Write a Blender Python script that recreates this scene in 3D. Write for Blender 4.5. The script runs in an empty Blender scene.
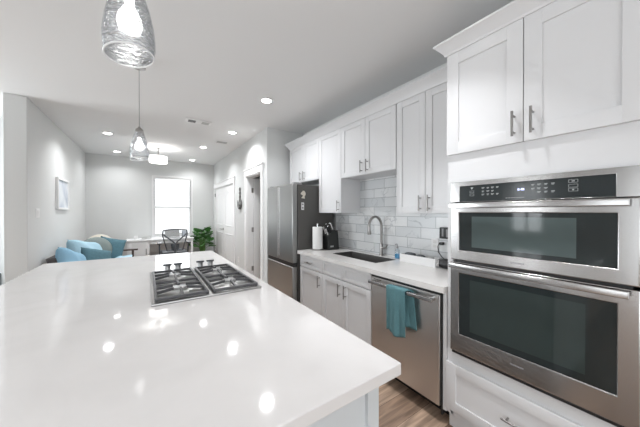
import bpy, bmesh, math, random
from mathutils import Vector, Matrix
random.seed(7)
R = math.radians
PI = math.pi
scene = bpy.context.scene
COL = scene.collection

# ------------------------------------------------------------------ camera, world, light, exposure
cam_data = bpy.data.cameras.new('camera')
cam_data.sensor_width = 36
cam_data.lens = 253.5 / 640 * 36
cam_data.clip_start = 0.02
cam = bpy.data.objects.new('camera', cam_data)
COL.objects.link(cam)
cam.location = (0, 0, 1.40)
cam.rotation_euler = (R(90 - 0.30), 0, -0.5977)
scene.camera = cam

world = bpy.data.worlds.new('daylight')
scene.world = world
world.use_nodes = True
bg = world.node_tree.nodes['Background']
bg.inputs[0].default_value = (0.93, 0.97, 1.0, 1)
bg.inputs[1].default_value = 1.25

def area(name, loc, rot, sx, sy, power, color=(1, 1, 1)):
    d = bpy.data.lights.new(name, 'AREA')
    d.shape = 'RECTANGLE'; d.size = sx; d.size_y = sy; d.energy = power; d.color = color
    o = bpy.data.objects.new(name, d); COL.objects.link(o)
    o.location = loc; o.rotation_euler = rot
    return o
# daylight standing in the window openings (far window, side window and side door; entry and rear ones are added for light)
area('daylight_far_window', (0.555, 7.86, 1.55), (R(-90), 0, 0), 0.80, 1.45, 7, (0.95, 0.98, 1))
area('daylight_side_window', (-3.70, 2.02, 1.52), (0, R(-90), 0), 1.10, 0.60, 7, (0.93, 0.97, 1))
area('daylight_side_door', (-3.70, -0.25, 1.12), (0, R(-90), 0), 2.00, 1.40, 10, (0.90, 0.96, 1))
area('added_rear_window_light', (-0.9, -2.40, 1.50), (R(90), 0, 0), 2.60, 1.60, 18, (0.90, 0.96, 1))  # assumed rear window, added for ambient light

area('added_rear_door_light', (0.95, -2.40, 1.05), (R(90), 0, 0), 1.10, 2.00, 7, (0.98, 0.985, 1))  # unseen rear door, added to brighten the aisle
area('added_entry_window_light', (-3.70, 4.55, 1.45), (0, R(-90), 0), 1.50, 1.40, 60, (0.90, 0.96, 1))  # entry window added to light the living end and the island

scene.view_settings.view_transform = 'Standard'
scene.view_settings.look = 'None'
scene.view_settings.exposure = 0.60
scene.view_settings.gamma = 1.0
scene.view_settings.use_curve_mapping = False
CAN_POWER = 7.5

# ------------------------------------------------------------------ materials
def mat(name, color=(0.8, 0.8, 0.8), rough=0.5, metal=0.0, spec=0.5, bump=0.0, bump_scale=80, var=0.0, var_scale=6, coat=0.0, aniso=None):
    m = bpy.data.materials.new(name); m.use_nodes = True
    nt = m.node_tree; b = nt.nodes['Principled BSDF']
    b.inputs['Base Color'].default_value = (*color, 1)
    b.inputs['Roughness'].default_value = rough
    b.inputs['Metallic'].default_value = metal
    b.inputs['Specular IOR Level'].default_value = spec
    b.inputs['Coat Weight'].default_value = coat
    tc = nt.nodes.new('ShaderNodeTexCoord')
    if var:
        n = nt.nodes.new('ShaderNodeTexNoise'); n.inputs['Scale'].default_value = var_scale; n.inputs['Detail'].default_value = 5
        nt.links.new(tc.outputs['Object'], n.inputs['Vector'])
        mx = nt.nodes.new('ShaderNodeMix'); mx.data_type = 'RGBA'
        mx.inputs[6].default_value = (*[c * (1 - var) for c in color], 1)
        mx.inputs[7].default_value = (*[min(1, c * (1 + var)) for c in color], 1)
        nt.links.new(n.outputs['Fac'], mx.inputs[0]); nt.links.new(mx.outputs[2], b.inputs['Base Color'])
    if bump:
        n = nt.nodes.new('ShaderNodeTexNoise'); n.inputs['Scale'].default_value = bump_scale; n.inputs['Detail'].default_value = 3
        if aniso:
            mp = nt.nodes.new('ShaderNodeMapping'); mp.inputs['Scale'].default_value = aniso
            nt.links.new(tc.outputs['Object'], mp.inputs['Vector']); nt.links.new(mp.outputs[0], n.inputs['Vector'])
        else:
            nt.links.new(tc.outputs['Object'], n.inputs['Vector'])
        bp = nt.nodes.new('ShaderNodeBump'); bp.inputs['Strength'].default_value = bump; bp.inputs['Distance'].default_value = 0.01
        nt.links.new(n.outputs['Fac'], bp.inputs['Height']); nt.links.new(bp.outputs[0], b.inputs['Normal'])
    return m

def emit(name, color, strength):
    m = bpy.data.materials.new(name); m.use_nodes = True
    b = m.node_tree.nodes['Principled BSDF']
    b.inputs['Base Color'].default_value = (*color, 1)
    b.inputs['Emission Color'].default_value = (*color, 1)
    b.inputs['Emission Strength'].default_value = strength
    return m

def thin_glass(name, tint=(1, 1, 1), refl=0.08, ripple=False):
    m = bpy.data.materials.new(name); m.use_nodes = True
    nt = m.node_tree; nt.nodes.clear()
    out = nt.nodes.new('ShaderNodeOutputMaterial')
    t = nt.nodes.new('ShaderNodeBsdfTransparent'); t.inputs[0].default_value = (*tint, 1)
    g = nt.nodes.new('ShaderNodeBsdfGlossy'); g.inputs['Roughness'].default_value = 0.04
    mx = nt.nodes.new('ShaderNodeMixShader'); mx.inputs[0].default_value = refl
    nt.links.new(t.outputs[0], mx.inputs[1]); nt.links.new(g.outputs[0], mx.inputs[2])
    nt.links.new(mx.outputs[0], out.inputs[0])
    if ripple:       # crinkled, banded blown glass
        g.inputs['Roughness'].default_value = 0.12
        g.inputs[0].default_value = (0.72, 0.73, 0.74, 1)
        tc = nt.nodes.new('ShaderNodeTexCoord')
        mp = nt.nodes.new('ShaderNodeMapping'); mp.inputs['Scale'].default_value = (34, 34, 150)
        mp.inputs['Rotation'].default_value = (0.12, 0.16, 0)
        n = nt.nodes.new('ShaderNodeTexNoise'); n.inputs['Scale'].default_value = 1.0; n.inputs['Detail'].default_value = 2
        nt.links.new(tc.outputs['Object'], mp.inputs[0]); nt.links.new(mp.outputs[0], n.inputs['Vector'])
        rp = nt.nodes.new('ShaderNodeValToRGB')
        rp.color_ramp.elements[0].position = 0.36; rp.color_ramp.elements[0].color = (0.10, 0.10, 0.10, 1)
        rp.color_ramp.elements[1].position = 0.66; rp.color_ramp.elements[1].color = (0.70, 0.70, 0.70, 1)
        nt.links.new(n.outputs['Fac'], rp.inputs[0]); nt.links.new(rp.outputs[0], mx.inputs[0])
        bp = nt.nodes.new('ShaderNodeBump'); bp.inputs['Strength'].default_value = 0.9; bp.inputs['Distance'].default_value = 0.012
        nt.links.new(n.outputs['Fac'], bp.inputs['Height']); nt.links.new(bp.outputs[0], g.inputs['Normal'])
    return m

def wood_floor():
    m = bpy.data.materials.new('oak_planks'); m.use_nodes = True
    nt = m.node_tree; b = nt.nodes['Principled BSDF']; L = nt.links.new
    tc = nt.nodes.new('ShaderNodeTexCoord')
    br = nt.nodes.new('ShaderNodeTexBrick')
    br.inputs['Scale'].default_value = 1.0; br.inputs['Brick Width'].default_value = 1.22; br.inputs['Row Height'].default_value = 0.18
    br.inputs['Mortar Size'].default_value = 0.0015; br.inputs['Bias'].default_value = 0.0
    br.offset = 0.37; br.offset_frequency = 2
    br.inputs['Color1'].default_value = (0.20, 0.132, 0.094, 1); br.inputs['Color2'].default_value = (0.54, 0.405, 0.31, 1)
    br.inputs['Mortar'].default_value = (0.06, 0.04, 0.03, 1)
    L(tc.outputs['Object'], br.inputs['Vector'])
    mp = nt.nodes.new('ShaderNodeMapping'); mp.inputs['Scale'].default_value = (1.6, 16, 1)
    L(tc.outputs['Object'], mp.inputs[0])
    n = nt.nodes.new('ShaderNodeTexNoise'); n.inputs['Scale'].default_value = 1.6; n.inputs['Detail'].default_value = 7; n.inputs['Distortion'].default_value = 0.6
    L(mp.outputs[0], n.inputs['Vector'])
    rp = nt.nodes.new('ShaderNodeValToRGB')
    rp.color_ramp.elements[0].position = 0.32; rp.color_ramp.elements[0].color = (0.48, 0.46, 0.45, 1)
    rp.color_ramp.elements[1].position = 0.68; rp.color_ramp.elements[1].color = (1.25, 1.2, 1.15, 1)
    L(n.outputs['Fac'], rp.inputs[0])
    mx = nt.nodes.new('ShaderNodeMix'); mx.data_type = 'RGBA'; mx.blend_type = 'MULTIPLY'; mx.inputs[0].default_value = 1
    L(br.outputs['Color'], mx.inputs[6]); L(rp.outputs[0], mx.inputs[7]); L(mx.outputs[2], b.inputs['Base Color'])
    b.inputs['Roughness'].default_value = 0.38
    return m

def marble_tile():
    m = bpy.data.materials.new('marble_subway_tile'); m.use_nodes = True
    nt = m.node_tree; b = nt.nodes['Principled BSDF']; L = nt.links.new
    tc = nt.nodes.new('ShaderNodeTexCoord')
    sp = nt.nodes.new('ShaderNodeSeparateXYZ'); cb = nt.nodes.new('ShaderNodeCombineXYZ')
    L(tc.outputs['Object'], sp.inputs[0]); ad = nt.nodes.new('ShaderNodeMath'); ad.operation = 'ADD'; ad.inputs[1].default_value = -1.34
    az_ = nt.nodes.new('ShaderNodeMath'); az_.operation = 'ADD'; az_.inputs[1].default_value = -0.083
    L(sp.outputs['Y'], ad.inputs[0]); L(sp.outputs['Z'], az_.inputs[0]); L(ad.outputs[0], cb.inputs[0]); L(az_.outputs[0], cb.inputs[1])
    br = nt.nodes.new('ShaderNodeTexBrick'); br.offset = 0.5
    br.inputs['Scale'].default_value = 1.0; br.inputs['Brick Width'].default_value = 0.31; br.inputs['Row Height'].default_value = 0.106
    br.inputs['Mortar Size'].default_value = 0.0026; br.inputs['Mortar Smooth'].default_value = 0.2
    br.inputs['Color1'].default_value = (0.61, 0.63, 0.645, 1); br.inputs['Color2'].default_value = (0.80, 0.805, 0.805, 1)
    br.inputs['Mortar'].default_value = (0.34, 0.36, 0.37, 1)
    L(cb.outputs[0], br.inputs['Vector'])
    # grey veins, different on every tile (offset by the tile's own shade)
    mul = nt.nodes.new('ShaderNodeVectorMath'); mul.operation = 'MULTIPLY_ADD'
    mul.inputs[1].default_value = (3.1, 4.7, 5.3)
    L(br.outputs['Color'], mul.inputs[0]); L(cb.outputs[0], mul.inputs[2])
    n = nt.nodes.new('ShaderNodeTexNoise'); n.inputs['Scale'].default_value = 3.2; n.inputs['Detail'].default_value = 4; n.inputs['Distortion'].default_value = 1.0
    L(mul.outputs[0], n.inputs['Vector'])
    rp = nt.nodes.new('ShaderNodeValToRGB'); e = rp.color_ramp.elements
    e[0].position = 0.475; e[0].color = (1, 1, 1, 1)
    e[1].position = 0.525; e[1].color = (1, 1, 1, 1)
    v = e.new(0.50); v.color = (0.55, 0.57, 0.59, 1)
    L(n.outputs['Fac'], rp.inputs[0])
    mx = nt.nodes.new('ShaderNodeMix'); mx.data_type = 'RGBA'; mx.blend_type = 'MULTIPLY'
    n2 = nt.nodes.new('ShaderNodeTexNoise'); n2.inputs['Scale'].default_value = 4.5; n2.inputs['Detail'].default_value = 1
    L(mul.outputs[0], n2.inputs['Vector'])
    r2 = nt.nodes.new('ShaderNodeValToRGB'); r2.color_ramp.elements[0].position = 0.48; r2.color_ramp.elements[0].color = (0.05, 0.05, 0.05, 1); r2.color_ramp.elements[1].position = 0.62; r2.color_ramp.elements[1].color = (0.8, 0.8, 0.8, 1)
    L(n2.outputs['Fac'], r2.inputs[0]); L(r2.outputs[0], mx.inputs[0])
    L(br.outputs['Color'], mx.inputs[6]); L(rp.outputs[0], mx.inputs[7]); L(mx.outputs[2], b.inputs['Base Color'])
    bp = nt.nodes.new('ShaderNodeBump'); bp.inputs['Strength'].default_value = 0.5; bp.inputs['Distance'].default_value = 0.003; bp.invert = True
    L(br.outputs['Fac'], bp.inputs['Height']); L(bp.outputs[0], b.inputs['Normal'])
    b.inputs['Roughness'].default_value = 0.2
    return m

def quartz(name, col, rough):
    m = mat(name, col, rough, spec=0.5)
    nt = m.node_tree; b = nt.nodes['Principled BSDF']; L = nt.links.new
    tc = nt.nodes.new('ShaderNodeTexCoord')
    n = nt.nodes.new('ShaderNodeTexNoise'); n.inputs['Scale'].default_value = 3.0; n.inputs['Detail'].default_value = 9; n.inputs['Distortion'].default_value = 1.2
    L(tc.outputs['Object'], n.inputs['Vector'])
    rp = nt.nodes.new('ShaderNodeValToRGB'); e = rp.color_ramp.elements
    e[0].position = 0.3; e[0].color = (*[c * 0.95 for c in col], 1)
    e[1].position = 0.6; e[1].color = (*col, 1)
    L(n.outputs['Fac'], rp.inputs[0]); L(rp.outputs[0], b.inputs['Base Color'])
    return m

def art():
    m = mat('pale_blue_art_print', (0.6, 0.66, 0.72), 0.5)
    nt = m.node_tree; b = nt.nodes['Principled BSDF']; L = nt.links.new
    tc = nt.nodes.new('ShaderNodeTexCoord'); n = nt.nodes.new('ShaderNodeTexNoise'); n.inputs['Scale'].default_value = 3
    L(tc.outputs['Object'], n.inputs['Vector'])
    rp = nt.nodes.new('ShaderNodeValToRGB'); e = rp.color_ramp.elements
    e[0].position = 0.35; e[0].color = (0.42, 0.47, 0.55, 1); e[1].position = 0.65; e[1].color = (0.70, 0.73, 0.76, 1)
    L(n.outputs['Fac'], rp.inputs[0]); L(rp.outputs[0], b.inputs['Base Color'])
    return m

def translucent(name, col):
    m = bpy.data.materials.new(name); m.use_nodes = True
    nt = m.node_tree; nt.nodes.clear(); L = nt.links.new
    out = nt.nodes.new('ShaderNodeOutputMaterial')
    d = nt.nodes.new('ShaderNodeBsdfDiffuse'); d.inputs[0].default_value = (*col, 1)
    t = nt.nodes.new('ShaderNodeBsdfTranslucent'); t.inputs[0].default_value = (*col, 1)
    mx = nt.nodes.new('ShaderNodeMixShader'); mx.inputs[0].default_value = 0.55
    L(d.outputs[0], mx.inputs[1]); L(t.outputs[0], mx.inputs[2]); L(mx.outputs[0], out.inputs[0])
    return m

def mesh_fabric():
    m = bpy.data.materials.new('grey_mesh_fabric'); m.use_nodes = True
    nt = m.node_tree; nt.nodes.clear(); L = nt.links.new
    out = nt.nodes.new('ShaderNodeOutputMaterial')
    d = nt.nodes.new('ShaderNodeBsdfDiffuse'); d.inputs[0].default_value = (0.16, 0.19, 0.22, 1)
    t = nt.nodes.new('ShaderNodeBsdfTransparent')
    mx = nt.nodes.new('ShaderNodeMixShader'); mx.inputs[0].default_value = 0.68
    L(d.outputs[0], mx.inputs[1]); L(t.outputs[0], mx.inputs[2]); L(mx.outputs[0], out.inputs[0])
    return m

M = {
 'wall': mat('grey_wall_paint', (0.68, 0.69, 0.685), 0.7, bump=0.05, bump_scale=300),
 'ceiling': mat('ceiling_paint', (0.79, 0.795, 0.795), 0.8, bump=0.05, bump_scale=260),
 'white': mat('white_trim_paint', (0.82, 0.82, 0.82), 0.4),
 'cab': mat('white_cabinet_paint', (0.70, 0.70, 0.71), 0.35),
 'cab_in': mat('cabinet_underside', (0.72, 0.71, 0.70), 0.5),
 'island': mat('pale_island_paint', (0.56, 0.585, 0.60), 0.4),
 'quartz': quartz('white_quartz', (0.68, 0.662, 0.655), 0.06),
 'quartz2': quartz('off_white_quartz', (0.72, 0.70, 0.685), 0.16),
 'steel': mat('brushed_stainless', (0.45, 0.44, 0.435), 0.20, 1.0, bump=0.02, bump_scale=1.0, aniso=(60, 60, 900)),
 'steel_v': mat('warm_brushed_stainless', (0.68, 0.665, 0.655), 0.34, 1.0, bump=0.02, bump_scale=1.0, aniso=(60, 900, 30)),
 'fridge_steel': mat('fridge_stainless', (0.365, 0.365, 0.36), 0.34, 1.0, bump=0.02, bump_scale=1.0, aniso=(60, 900, 30)),
 'nickel': mat('brushed_nickel', (0.34, 0.33, 0.32), 0.3, 1.0),
 'chrome': mat('polished_chrome', (0.75, 0.75, 0.75), 0.1, 1.0),
 'fridge_side': mat('dark_grey_fridge_side', (0.085, 0.082, 0.078), 0.5),
 'black': mat('black_plastic', (0.015, 0.015, 0.016), 0.4),
 'black_glass': mat('black_oven_glass', (0.018, 0.024, 0.025), 0.05, spec=0.5),
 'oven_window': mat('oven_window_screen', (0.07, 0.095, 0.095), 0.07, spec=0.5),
 'panel_glass': mat('control_panel_glass', (0.022, 0.028, 0.030), 0.12),
 'print': mat('grey_panel_printing', (0.45, 0.47, 0.47), 0.5),
 'display': emit('blue_white_display', (0.55, 0.60, 1.0), 1.6),
 'iron': mat('cast_iron', (0.085, 0.085, 0.09), 0.42, bump=0.1, bump_scale=200),
 'cook_steel': mat('cooktop_stainless', (0.42, 0.415, 0.41), 0.3, 1.0),
 'burner': mat('burner_aluminium', (0.62, 0.62, 0.61), 0.35, 0.8),
 'knob': mat('grey_metal_knob', (0.36, 0.36, 0.36), 0.3, 0.9),
 'floor': wood_floor(),
 'tile': marble_tile(),
 'glass': thin_glass('window_glass', (1, 1, 1), 0.06),
 'shade': thin_glass('crinkled_clear_glass', (0.86, 0.87, 0.88), 0.5, True),
 'rim': mat('frosted_glass_rim', (0.85, 0.86, 0.87), 0.2),
 'bulb': emit('lit_bulb', (1.0, 0.98, 0.95), 5),
 'lens': emit('lit_downlight_lens', (1.0, 0.98, 0.95), 12),
 'drum': emit('lit_drum_shade', (1.0, 0.98, 0.95), 1.8),
 'blind': translucent('white_blind_slats', (0.9, 0.9, 0.9)),
 'teal': mat('teal_towel_cotton', (0.105, 0.235, 0.262), 0.9, bump=0.5, bump_scale=400, var=0.15, var_scale=60),
 'teal_pillow': mat('teal_pillow_cover', (0.085, 0.18, 0.22), 0.9, bump=0.4, bump_scale=250, var=0.2, var_scale=30),
 'blue': mat('light_blue_cotton', (0.27, 0.48, 0.64), 0.9, bump=0.3, bump_scale=60, var=0.05, var_scale=8),
 'pale_blue': mat('pale_blue_blanket', (0.38, 0.57, 0.67), 0.9, bump=0.3, bump_scale=60),
 'sage': mat('grey_green_cushion_cover', (0.22, 0.26, 0.25), 0.9, bump=0.3, bump_scale=200),
 'cream': mat('cream_cushion_cover', (0.66, 0.62, 0.54), 0.9, bump=0.3, bump_scale=200),
 'sofa': mat('charcoal_sofa_fabric', (0.10, 0.095, 0.095), 0.9, bump=0.4, bump_scale=300),
 'dark_wood': mat('dark_brown_wood', (0.075, 0.05, 0.04), 0.4),
 'mesh': mesh_fabric(),
 'chair_frame': mat('dark_grey_plastic', (0.075, 0.08, 0.088), 0.4),
 'leaf': mat('green_leaf', (0.075, 0.21, 0.055), 0.4, var=0.35, var_scale=14),
 'stem': mat('green_stem', (0.13, 0.28, 0.07), 0.5),
 'pot': mat('grey_plant_pot', (0.30, 0.30, 0.30), 0.6),
 'soil': mat('potting_soil', (0.03, 0.02, 0.015), 0.95, bump=0.8, bump_scale=120),
 'paper': mat('white_paper_towel', (0.80, 0.80, 0.79), 0.9, bump=0.3, bump_scale=150),
 'sink': mat('dark_steel_sink', (0.085, 0.083, 0.08), 0.5, 0.0),
 'knife_block': mat('black_block_wood', (0.02, 0.022, 0.021), 0.35),
 'clear': thin_glass('clear_plastic', (0.9, 0.94, 0.96), 0.12),
 'soap': mat('blue_dish_soap', (0.12, 0.42, 0.72), 0.15),
 'art': art(),
 'vent_dark': mat('dark_vent_slots', (0.05, 0.05, 0.05), 0.7),
 'vent_grey': mat('grey_vent_metal', (0.42, 0.42, 0.41), 0.5),
 'bath': mat('bathroom_wall_paint', (0.58, 0.58, 0.575), 0.7),
 'pewter': mat('dark_pewter', (0.16, 0.16, 0.155), 0.45, 0.6),
 'grey_plastic': mat('grey_plastic', (0.30, 0.30, 0.31), 0.4),
 'sponge': mat('charcoal_scrub_pad', (0.10, 0.11, 0.12), 0.9, bump=0.6, bump_scale=300),
 'ottoman': mat('grey_ottoman_fabric', (0.16, 0.17, 0.18), 0.9, bump=0.3, bump_scale=200),
}

# ------------------------------------------------------------------ builders
class MB:
    def __init__(s): s.bm = bmesh.new()
    def box(s, x0, x1, y0, y1, z0, z1, bev=0.0, seg=2):
        t = bmesh.new()
        bmesh.ops.create_cube(t, size=1)
        for v in t.verts:
            v.co = Vector(((x0 + x1) / 2 + v.co.x * (x1 - x0), (y0 + y1) / 2 + v.co.y * (y1 - y0), (z0 + z1) / 2 + v.co.z * (z1 - z0)))
        if bev: bmesh.ops.bevel(t, geom=t.edges[:], offset=bev, segments=seg, affect='EDGES', profile=0.6)
        s.merge(t); return s
    def merge(s, t):
        me = bpy.data.meshes.new('tmp'); t.to_mesh(me); t.free(); s.bm.from_mesh(me); bpy.data.meshes.remove(me)
    def cyl(s, p0, p1, r0, r1=None, n=20):
        r1 = r0 if r1 is None else r1
        p0 = Vector(p0); p1 = Vector(p1); d = p1 - p0
        t = bmesh.new()
        bmesh.ops.create_cone(t, cap_ends=True, segments=n, radius1=r0, radius2=r1, depth=d.length)
        q = Vector((0, 0, 1)).rotation_difference(d.normalized()).to_matrix().to_4x4()
        bmesh.ops.transform(t, matrix=Matrix.Translation((p0 + p1) / 2) @ q, verts=t.verts)
        s.merge(t); return s
    def tube(s, pts, r, n=10):
        pts = [Vector(p) for p in pts]; N = len(pts)
        rr = r if isinstance(r, (list, tuple)) else [r] * N
        rings = []; up = None
        for i, p in enumerate(pts):
            d = (pts[min(i + 1, N - 1)] - pts[max(i - 1, 0)]).normalized()
            if up is None:
                up = Vector((0, 0, 1)) if abs(d.z) < 0.9 else Vector((1, 0, 0))
            a = d.cross(up).normalized(); b = a.cross(d).normalized(); up = b
            rings.append([s.bm.verts.new(p + rr[i] * (math.cos(2 * PI * k / n) * a + math.sin(2 * PI * k / n) * b)) for k in range(n)])
        for A, B in zip(rings, rings[1:]):
            for k in range(n): s.bm.faces.new((A[k], A[(k + 1) % n], B[(k + 1) % n], B[k]))
        s.bm.faces.new(rings[0][::-1]); s.bm.faces.new(rings[-1]); return s
    def lathe(s, prof, c=(0, 0, 0), n=32, close=False):
        c = Vector(c); rings = []
        for r, z in prof:
            if r < 1e-6: rings.append([s.bm.verts.new(c + Vector((0, 0, z)))])
            else: rings.append([s.bm.verts.new(c + Vector((r * math.cos(2 * PI * k / n), r * math.sin(2 * PI * k / n), z))) for k in range(n)])
        seq = list(zip(rings, rings[1:]))
        if close: seq.append((rings[-1], rings[0]))
        for A, B in seq:
            if len(A) == 1 and len(B) == 1: continue
            for k in range(n):
                k2 = (k + 1) % n
                if len(A) == 1: s.bm.faces.new((A[0], B[k2], B[k]))
                elif len(B) == 1: s.bm.faces.new((A[k], A[k2], B[0]))
                else: s.bm.faces.new((A[k], A[k2], B[k2], B[k]))
        return s
    def prism(s, pts, vec):
        vec = Vector(vec)
        A = [s.bm.verts.new(Vector(p)) for p in pts]; B = [s.bm.verts.new(Vector(p) + vec) for p in pts]
        s.bm.faces.new(A[::-1]); s.bm.faces.new(B)
        n = len(pts)
        for k in range(n): s.bm.faces.new((A[k], A[(k + 1) % n], B[(k + 1) % n], B[k]))
        return s
    def grid(s, fn, nu, nv):
        V = [[s.bm.verts.new(fn(i / nu, j / nv)) for j in range(nv + 1)] for i in range(nu + 1)]
        for i in range(nu):
            for j in range(nv): s.bm.faces.new((V[i][j], V[i + 1][j], V[i + 1][j + 1], V[i][j + 1]))
        return s
    def build(s, name, m, parent=None, smooth=None, fix=True):
        if fix: bmesh.ops.recalc_face_normals(s.bm, faces=s.bm.faces[:])
        if parent is not None:
            off = wloc(parent)
            bmesh.ops.translate(s.bm, verts=s.bm.verts[:], vec=-off)
        me = bpy.data.meshes.new(name); s.bm.to_mesh(me); s.bm.free()
        me.materials.append(m)
        if smooth is None: smooth = 40
        if smooth:
            me.shade_smooth()
            try: me.set_sharp_from_angle(angle=R(smooth))
            except Exception: pass
        o = bpy.data.objects.new(name, me); COL.objects.link(o)
        if parent is not None: o.parent = parent
        return o

def wloc(o):
    v = Vector((0, 0, 0))
    while o is not None:
        v += o.location; o = o.parent
    return v

def tag(o, label, cat, group=None):
    o['label'] = label; o['category'] = cat
    if group: o['group'] = group
    return o
def thing(name, label, cat, loc=(0, 0, 0), group=None):
    o = bpy.data.objects.new(name, None); COL.objects.link(o); o.location = loc; o.empty_display_size = 0.1
    return tag(o, label, cat, group)
def struct(name, mb, m, parent=None, smooth=0):
    o = mb.build(name, m, parent, smooth)
    if parent is None: o['kind'] = 'structure'
    return o
def copy_tree(o, parent=None):
    c = o.copy(); COL.objects.link(c)
    if parent is not None: c.parent = parent
    for ch in list(o.children): copy_tree(ch, c)
    return c
def bevel(o, w=0.003, seg=2):
    b = o.modifiers.new('bevel', 'BEVEL'); b.width = w; b.segments = seg; b.limit_method = 'ANGLE'; b.angle_limit = R(40)
    return o
def solidify(o, t, offset=0):
    b = o.modifiers.new('solid', 'SOLIDIFY'); b.thickness = t; b.offset = offset
    return o
def text_mesh(name, body, size, m, parent, loc, rot, extrude=0.0004):
    cu = bpy.data.curves.new('txt', 'FONT'); cu.body = body; cu.size = size; cu.align_x = 'CENTER'; cu.align_y = 'CENTER'; cu.extrude = extrude
    t = bpy.data.objects.new('txt', cu); COL.objects.link(t)
    bpy.context.view_layer.update()
    me = bpy.data.meshes.new_from_object(t.evaluated_get(bpy.context.evaluated_depsgraph_get()))
    bpy.data.objects.remove(t); bpy.data.curves.remove(cu)
    me.materials.clear(); me.materials.append(m)
    me.transform(Matrix.Translation(Vector(loc) - wloc(parent)) @ rot.to_4x4())
    o = bpy.data.objects.new(name, me); COL.objects.link(o); o.parent = parent
    return o
# text on a face that looks towards -x: reads along -y, up is +z
ROT_NX = Matrix(((0, 0, -1), (-1, 0, 0), (0, 1, 0)))

# ------------------------------------------------------------------ the room
CZ = 2.74        # ceiling height
WX = 2.22        # kitchen wall
HX = 1.56        # hall wall (doors)
FY = 7.70        # far wall
LX = -1.15       # living room left wall
struct('floor', MB().box(-3.7, 3.2, -2.4, 7.8, -0.05, 0), M['floor'])
struct('ceiling', MB().box(-3.75, 3.2, -2.45, 7.85, CZ, CZ + 0.05), M['ceiling'])
struct('wall_right', MB().box(WX, WX + 0.12, -2.4, 3.77, 0, CZ), M['wall'])
struct('wall_fridge_return', MB().box(HX, WX + 0.12, 3.77, 3.87, 0, CZ), M['wall'])
# hall wall with the two door openings
D2 = (4.01, 4.76, 2.07); D1 = (5.63, 7.42, 2.04)
hw = MB()
hw.box(HX, HX + 0.12, 3.87, D2[0], 0, CZ).box(HX, HX + 0.12, D2[0], D2[1], D2[2], CZ).box(HX, HX + 0.12, D2[1], D1[0], 0, CZ)
hw.box(HX, HX + 0.12, D1[0], D1[1], D1[2], CZ).box(HX, HX + 0.12, D1[1], FY, 0, CZ)
struct('wall_hall', hw, M['wall'])
# small room behind the open door
struct('wall_bathroom_back', MB().box(3.05, 3.15, 3.87, 5.1, 0, CZ), M['bath'])
struct('wall_bathroom_side', MB().box(HX + 0.12, 3.05, 5.0, 5.1, 0, CZ), M['bath'])
struct('wall_bathroom_near', MB().box(WX + 0.12, 3.15, 3.77, 3.87, 0, CZ), M['bath'])
# far wall with window opening
W0, W1, WZ0, WZ1 = 0.13, 0.985, 0.80, 2.30
fw = MB()
fw.box(LX - 0.185, W0, FY, FY + 0.12, 0, CZ).box(W1, HX + 0.12, FY, FY + 0.12, 0, CZ)
fw.box(W0, W1, FY, FY + 0.12, 0, WZ0).box(W0, W1, FY, FY + 0.12, WZ1, CZ)
struct('wall_far', fw, M['wall'])
bevel(struct('wall_left', MB().box(LX - 0.185, LX, 4.34, FY, 0, CZ), M['wall']), 0.008, 3)
struct('wall_entry', MB().box(-3.7, LX - 0.185, 5.48, 5.60, 0, CZ), M['wall'])
# kitchen's left wall with window and glass door openings, rear wall with wide window; entry and rear openings are added for light
lw = MB(); X0, X1 = -3.70, -3.58
lw.box(X0, X1, -2.4, -1.00, 0, CZ).box(X0, X1, -1.00, 0.50, 2.25, CZ).box(X0, X1, 0.50, 1.72, 0, CZ)
lw.box(X0, X1, 1.72, 2.32, 0, 0.95).box(X0, X1, 1.72, 2.32, 2.10, CZ).box(X0, X1, 2.32, 3.80, 0, CZ)
lw.box(X0, X1, 3.80, 5.30, 0, 0.65).box(X0, X1, 3.80, 5.30, 2.25, CZ).box(X0, X1, 5.30, 5.48, 0, CZ)
struct('wall_side', lw, M['wall'])
rw = MB()
rw.box(X1, -2.2, -2.4, -2.28, 0, CZ).box(-2.2, 0.38, -2.4, -2.28, 0, 0.7).box(-2.2, 0.38, -2.4, -2.28, 2.3, CZ).box(0.38, 0.4, -2.4, -2.28, 0, CZ)
rw.box(0.4, 1.5, -2.4, -2.28, 2.1, CZ).box(1.5, WX, -2.4, -2.28, 0, CZ)
struct('wall_rear', rw, M['wall'])

# baseboards
struct('baseboard_far', MB().box(LX, HX, FY - 0.015, FY, 0, 0.12), M['white'])
struct('baseboard_left', MB().box(LX, LX + 0.015, 4.34, FY - 0.015, 0, 0.12), M['white'])
struct('baseboard_hall', MB().box(HX - 0.015, HX, 4.86, 5.53, 0, 0.12), M['white'])
struct('baseboard_entry', MB().box(-3.5, LX - 0.185, 5.465, 5.48, 0, 0.12), M['white'])

# far window: casing, sashes, glass
w1 = struct('window_1', MB().box(W0 - 0.035, W0, FY - 0.02, FY + 0.10, WZ0 - 0.03, WZ1 + 0.035).box(W1, W1 + 0.035, FY - 0.02, FY + 0.10, WZ0 - 0.03, WZ1 + 0.035)
            .box(W0, W1, FY - 0.02, FY + 0.10, WZ1, WZ1 + 0.035), M['white'])
MB().box(W0 - 0.05, W1 + 0.05, FY - 0.05, FY + 0.08, WZ0 - 0.03, WZ0).build('window_sill', M['white'], w1, 0)
sash = MB()
for z0, z1, yo in ((WZ0, 1.53, 0.05), (1.50, WZ1, 0.075)):
    sash.box(W0, W0 + 0.04, FY + yo, FY + yo + 0.025, z0, z1).box(W1 - 0.04, W1, FY + yo, FY + yo + 0.025, z0, z1)
    sash.box(W0 + 0.04, W1 - 0.04, FY + yo, FY + yo + 0.025, z0, z0 + 0.04).box(W0 + 0.04, W1 - 0.04, FY + yo, FY + yo + 0.025, z1 - 0.03, z1)
sash.build('window_sash', M['white'], w1, 0)
MB().box(W0 + 0.04, W1 - 0.04, FY + 0.088, FY + 0.092, WZ0 + 0.04, WZ1 - 0.03).build('pane', M['glass'], w1, 0)
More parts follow.
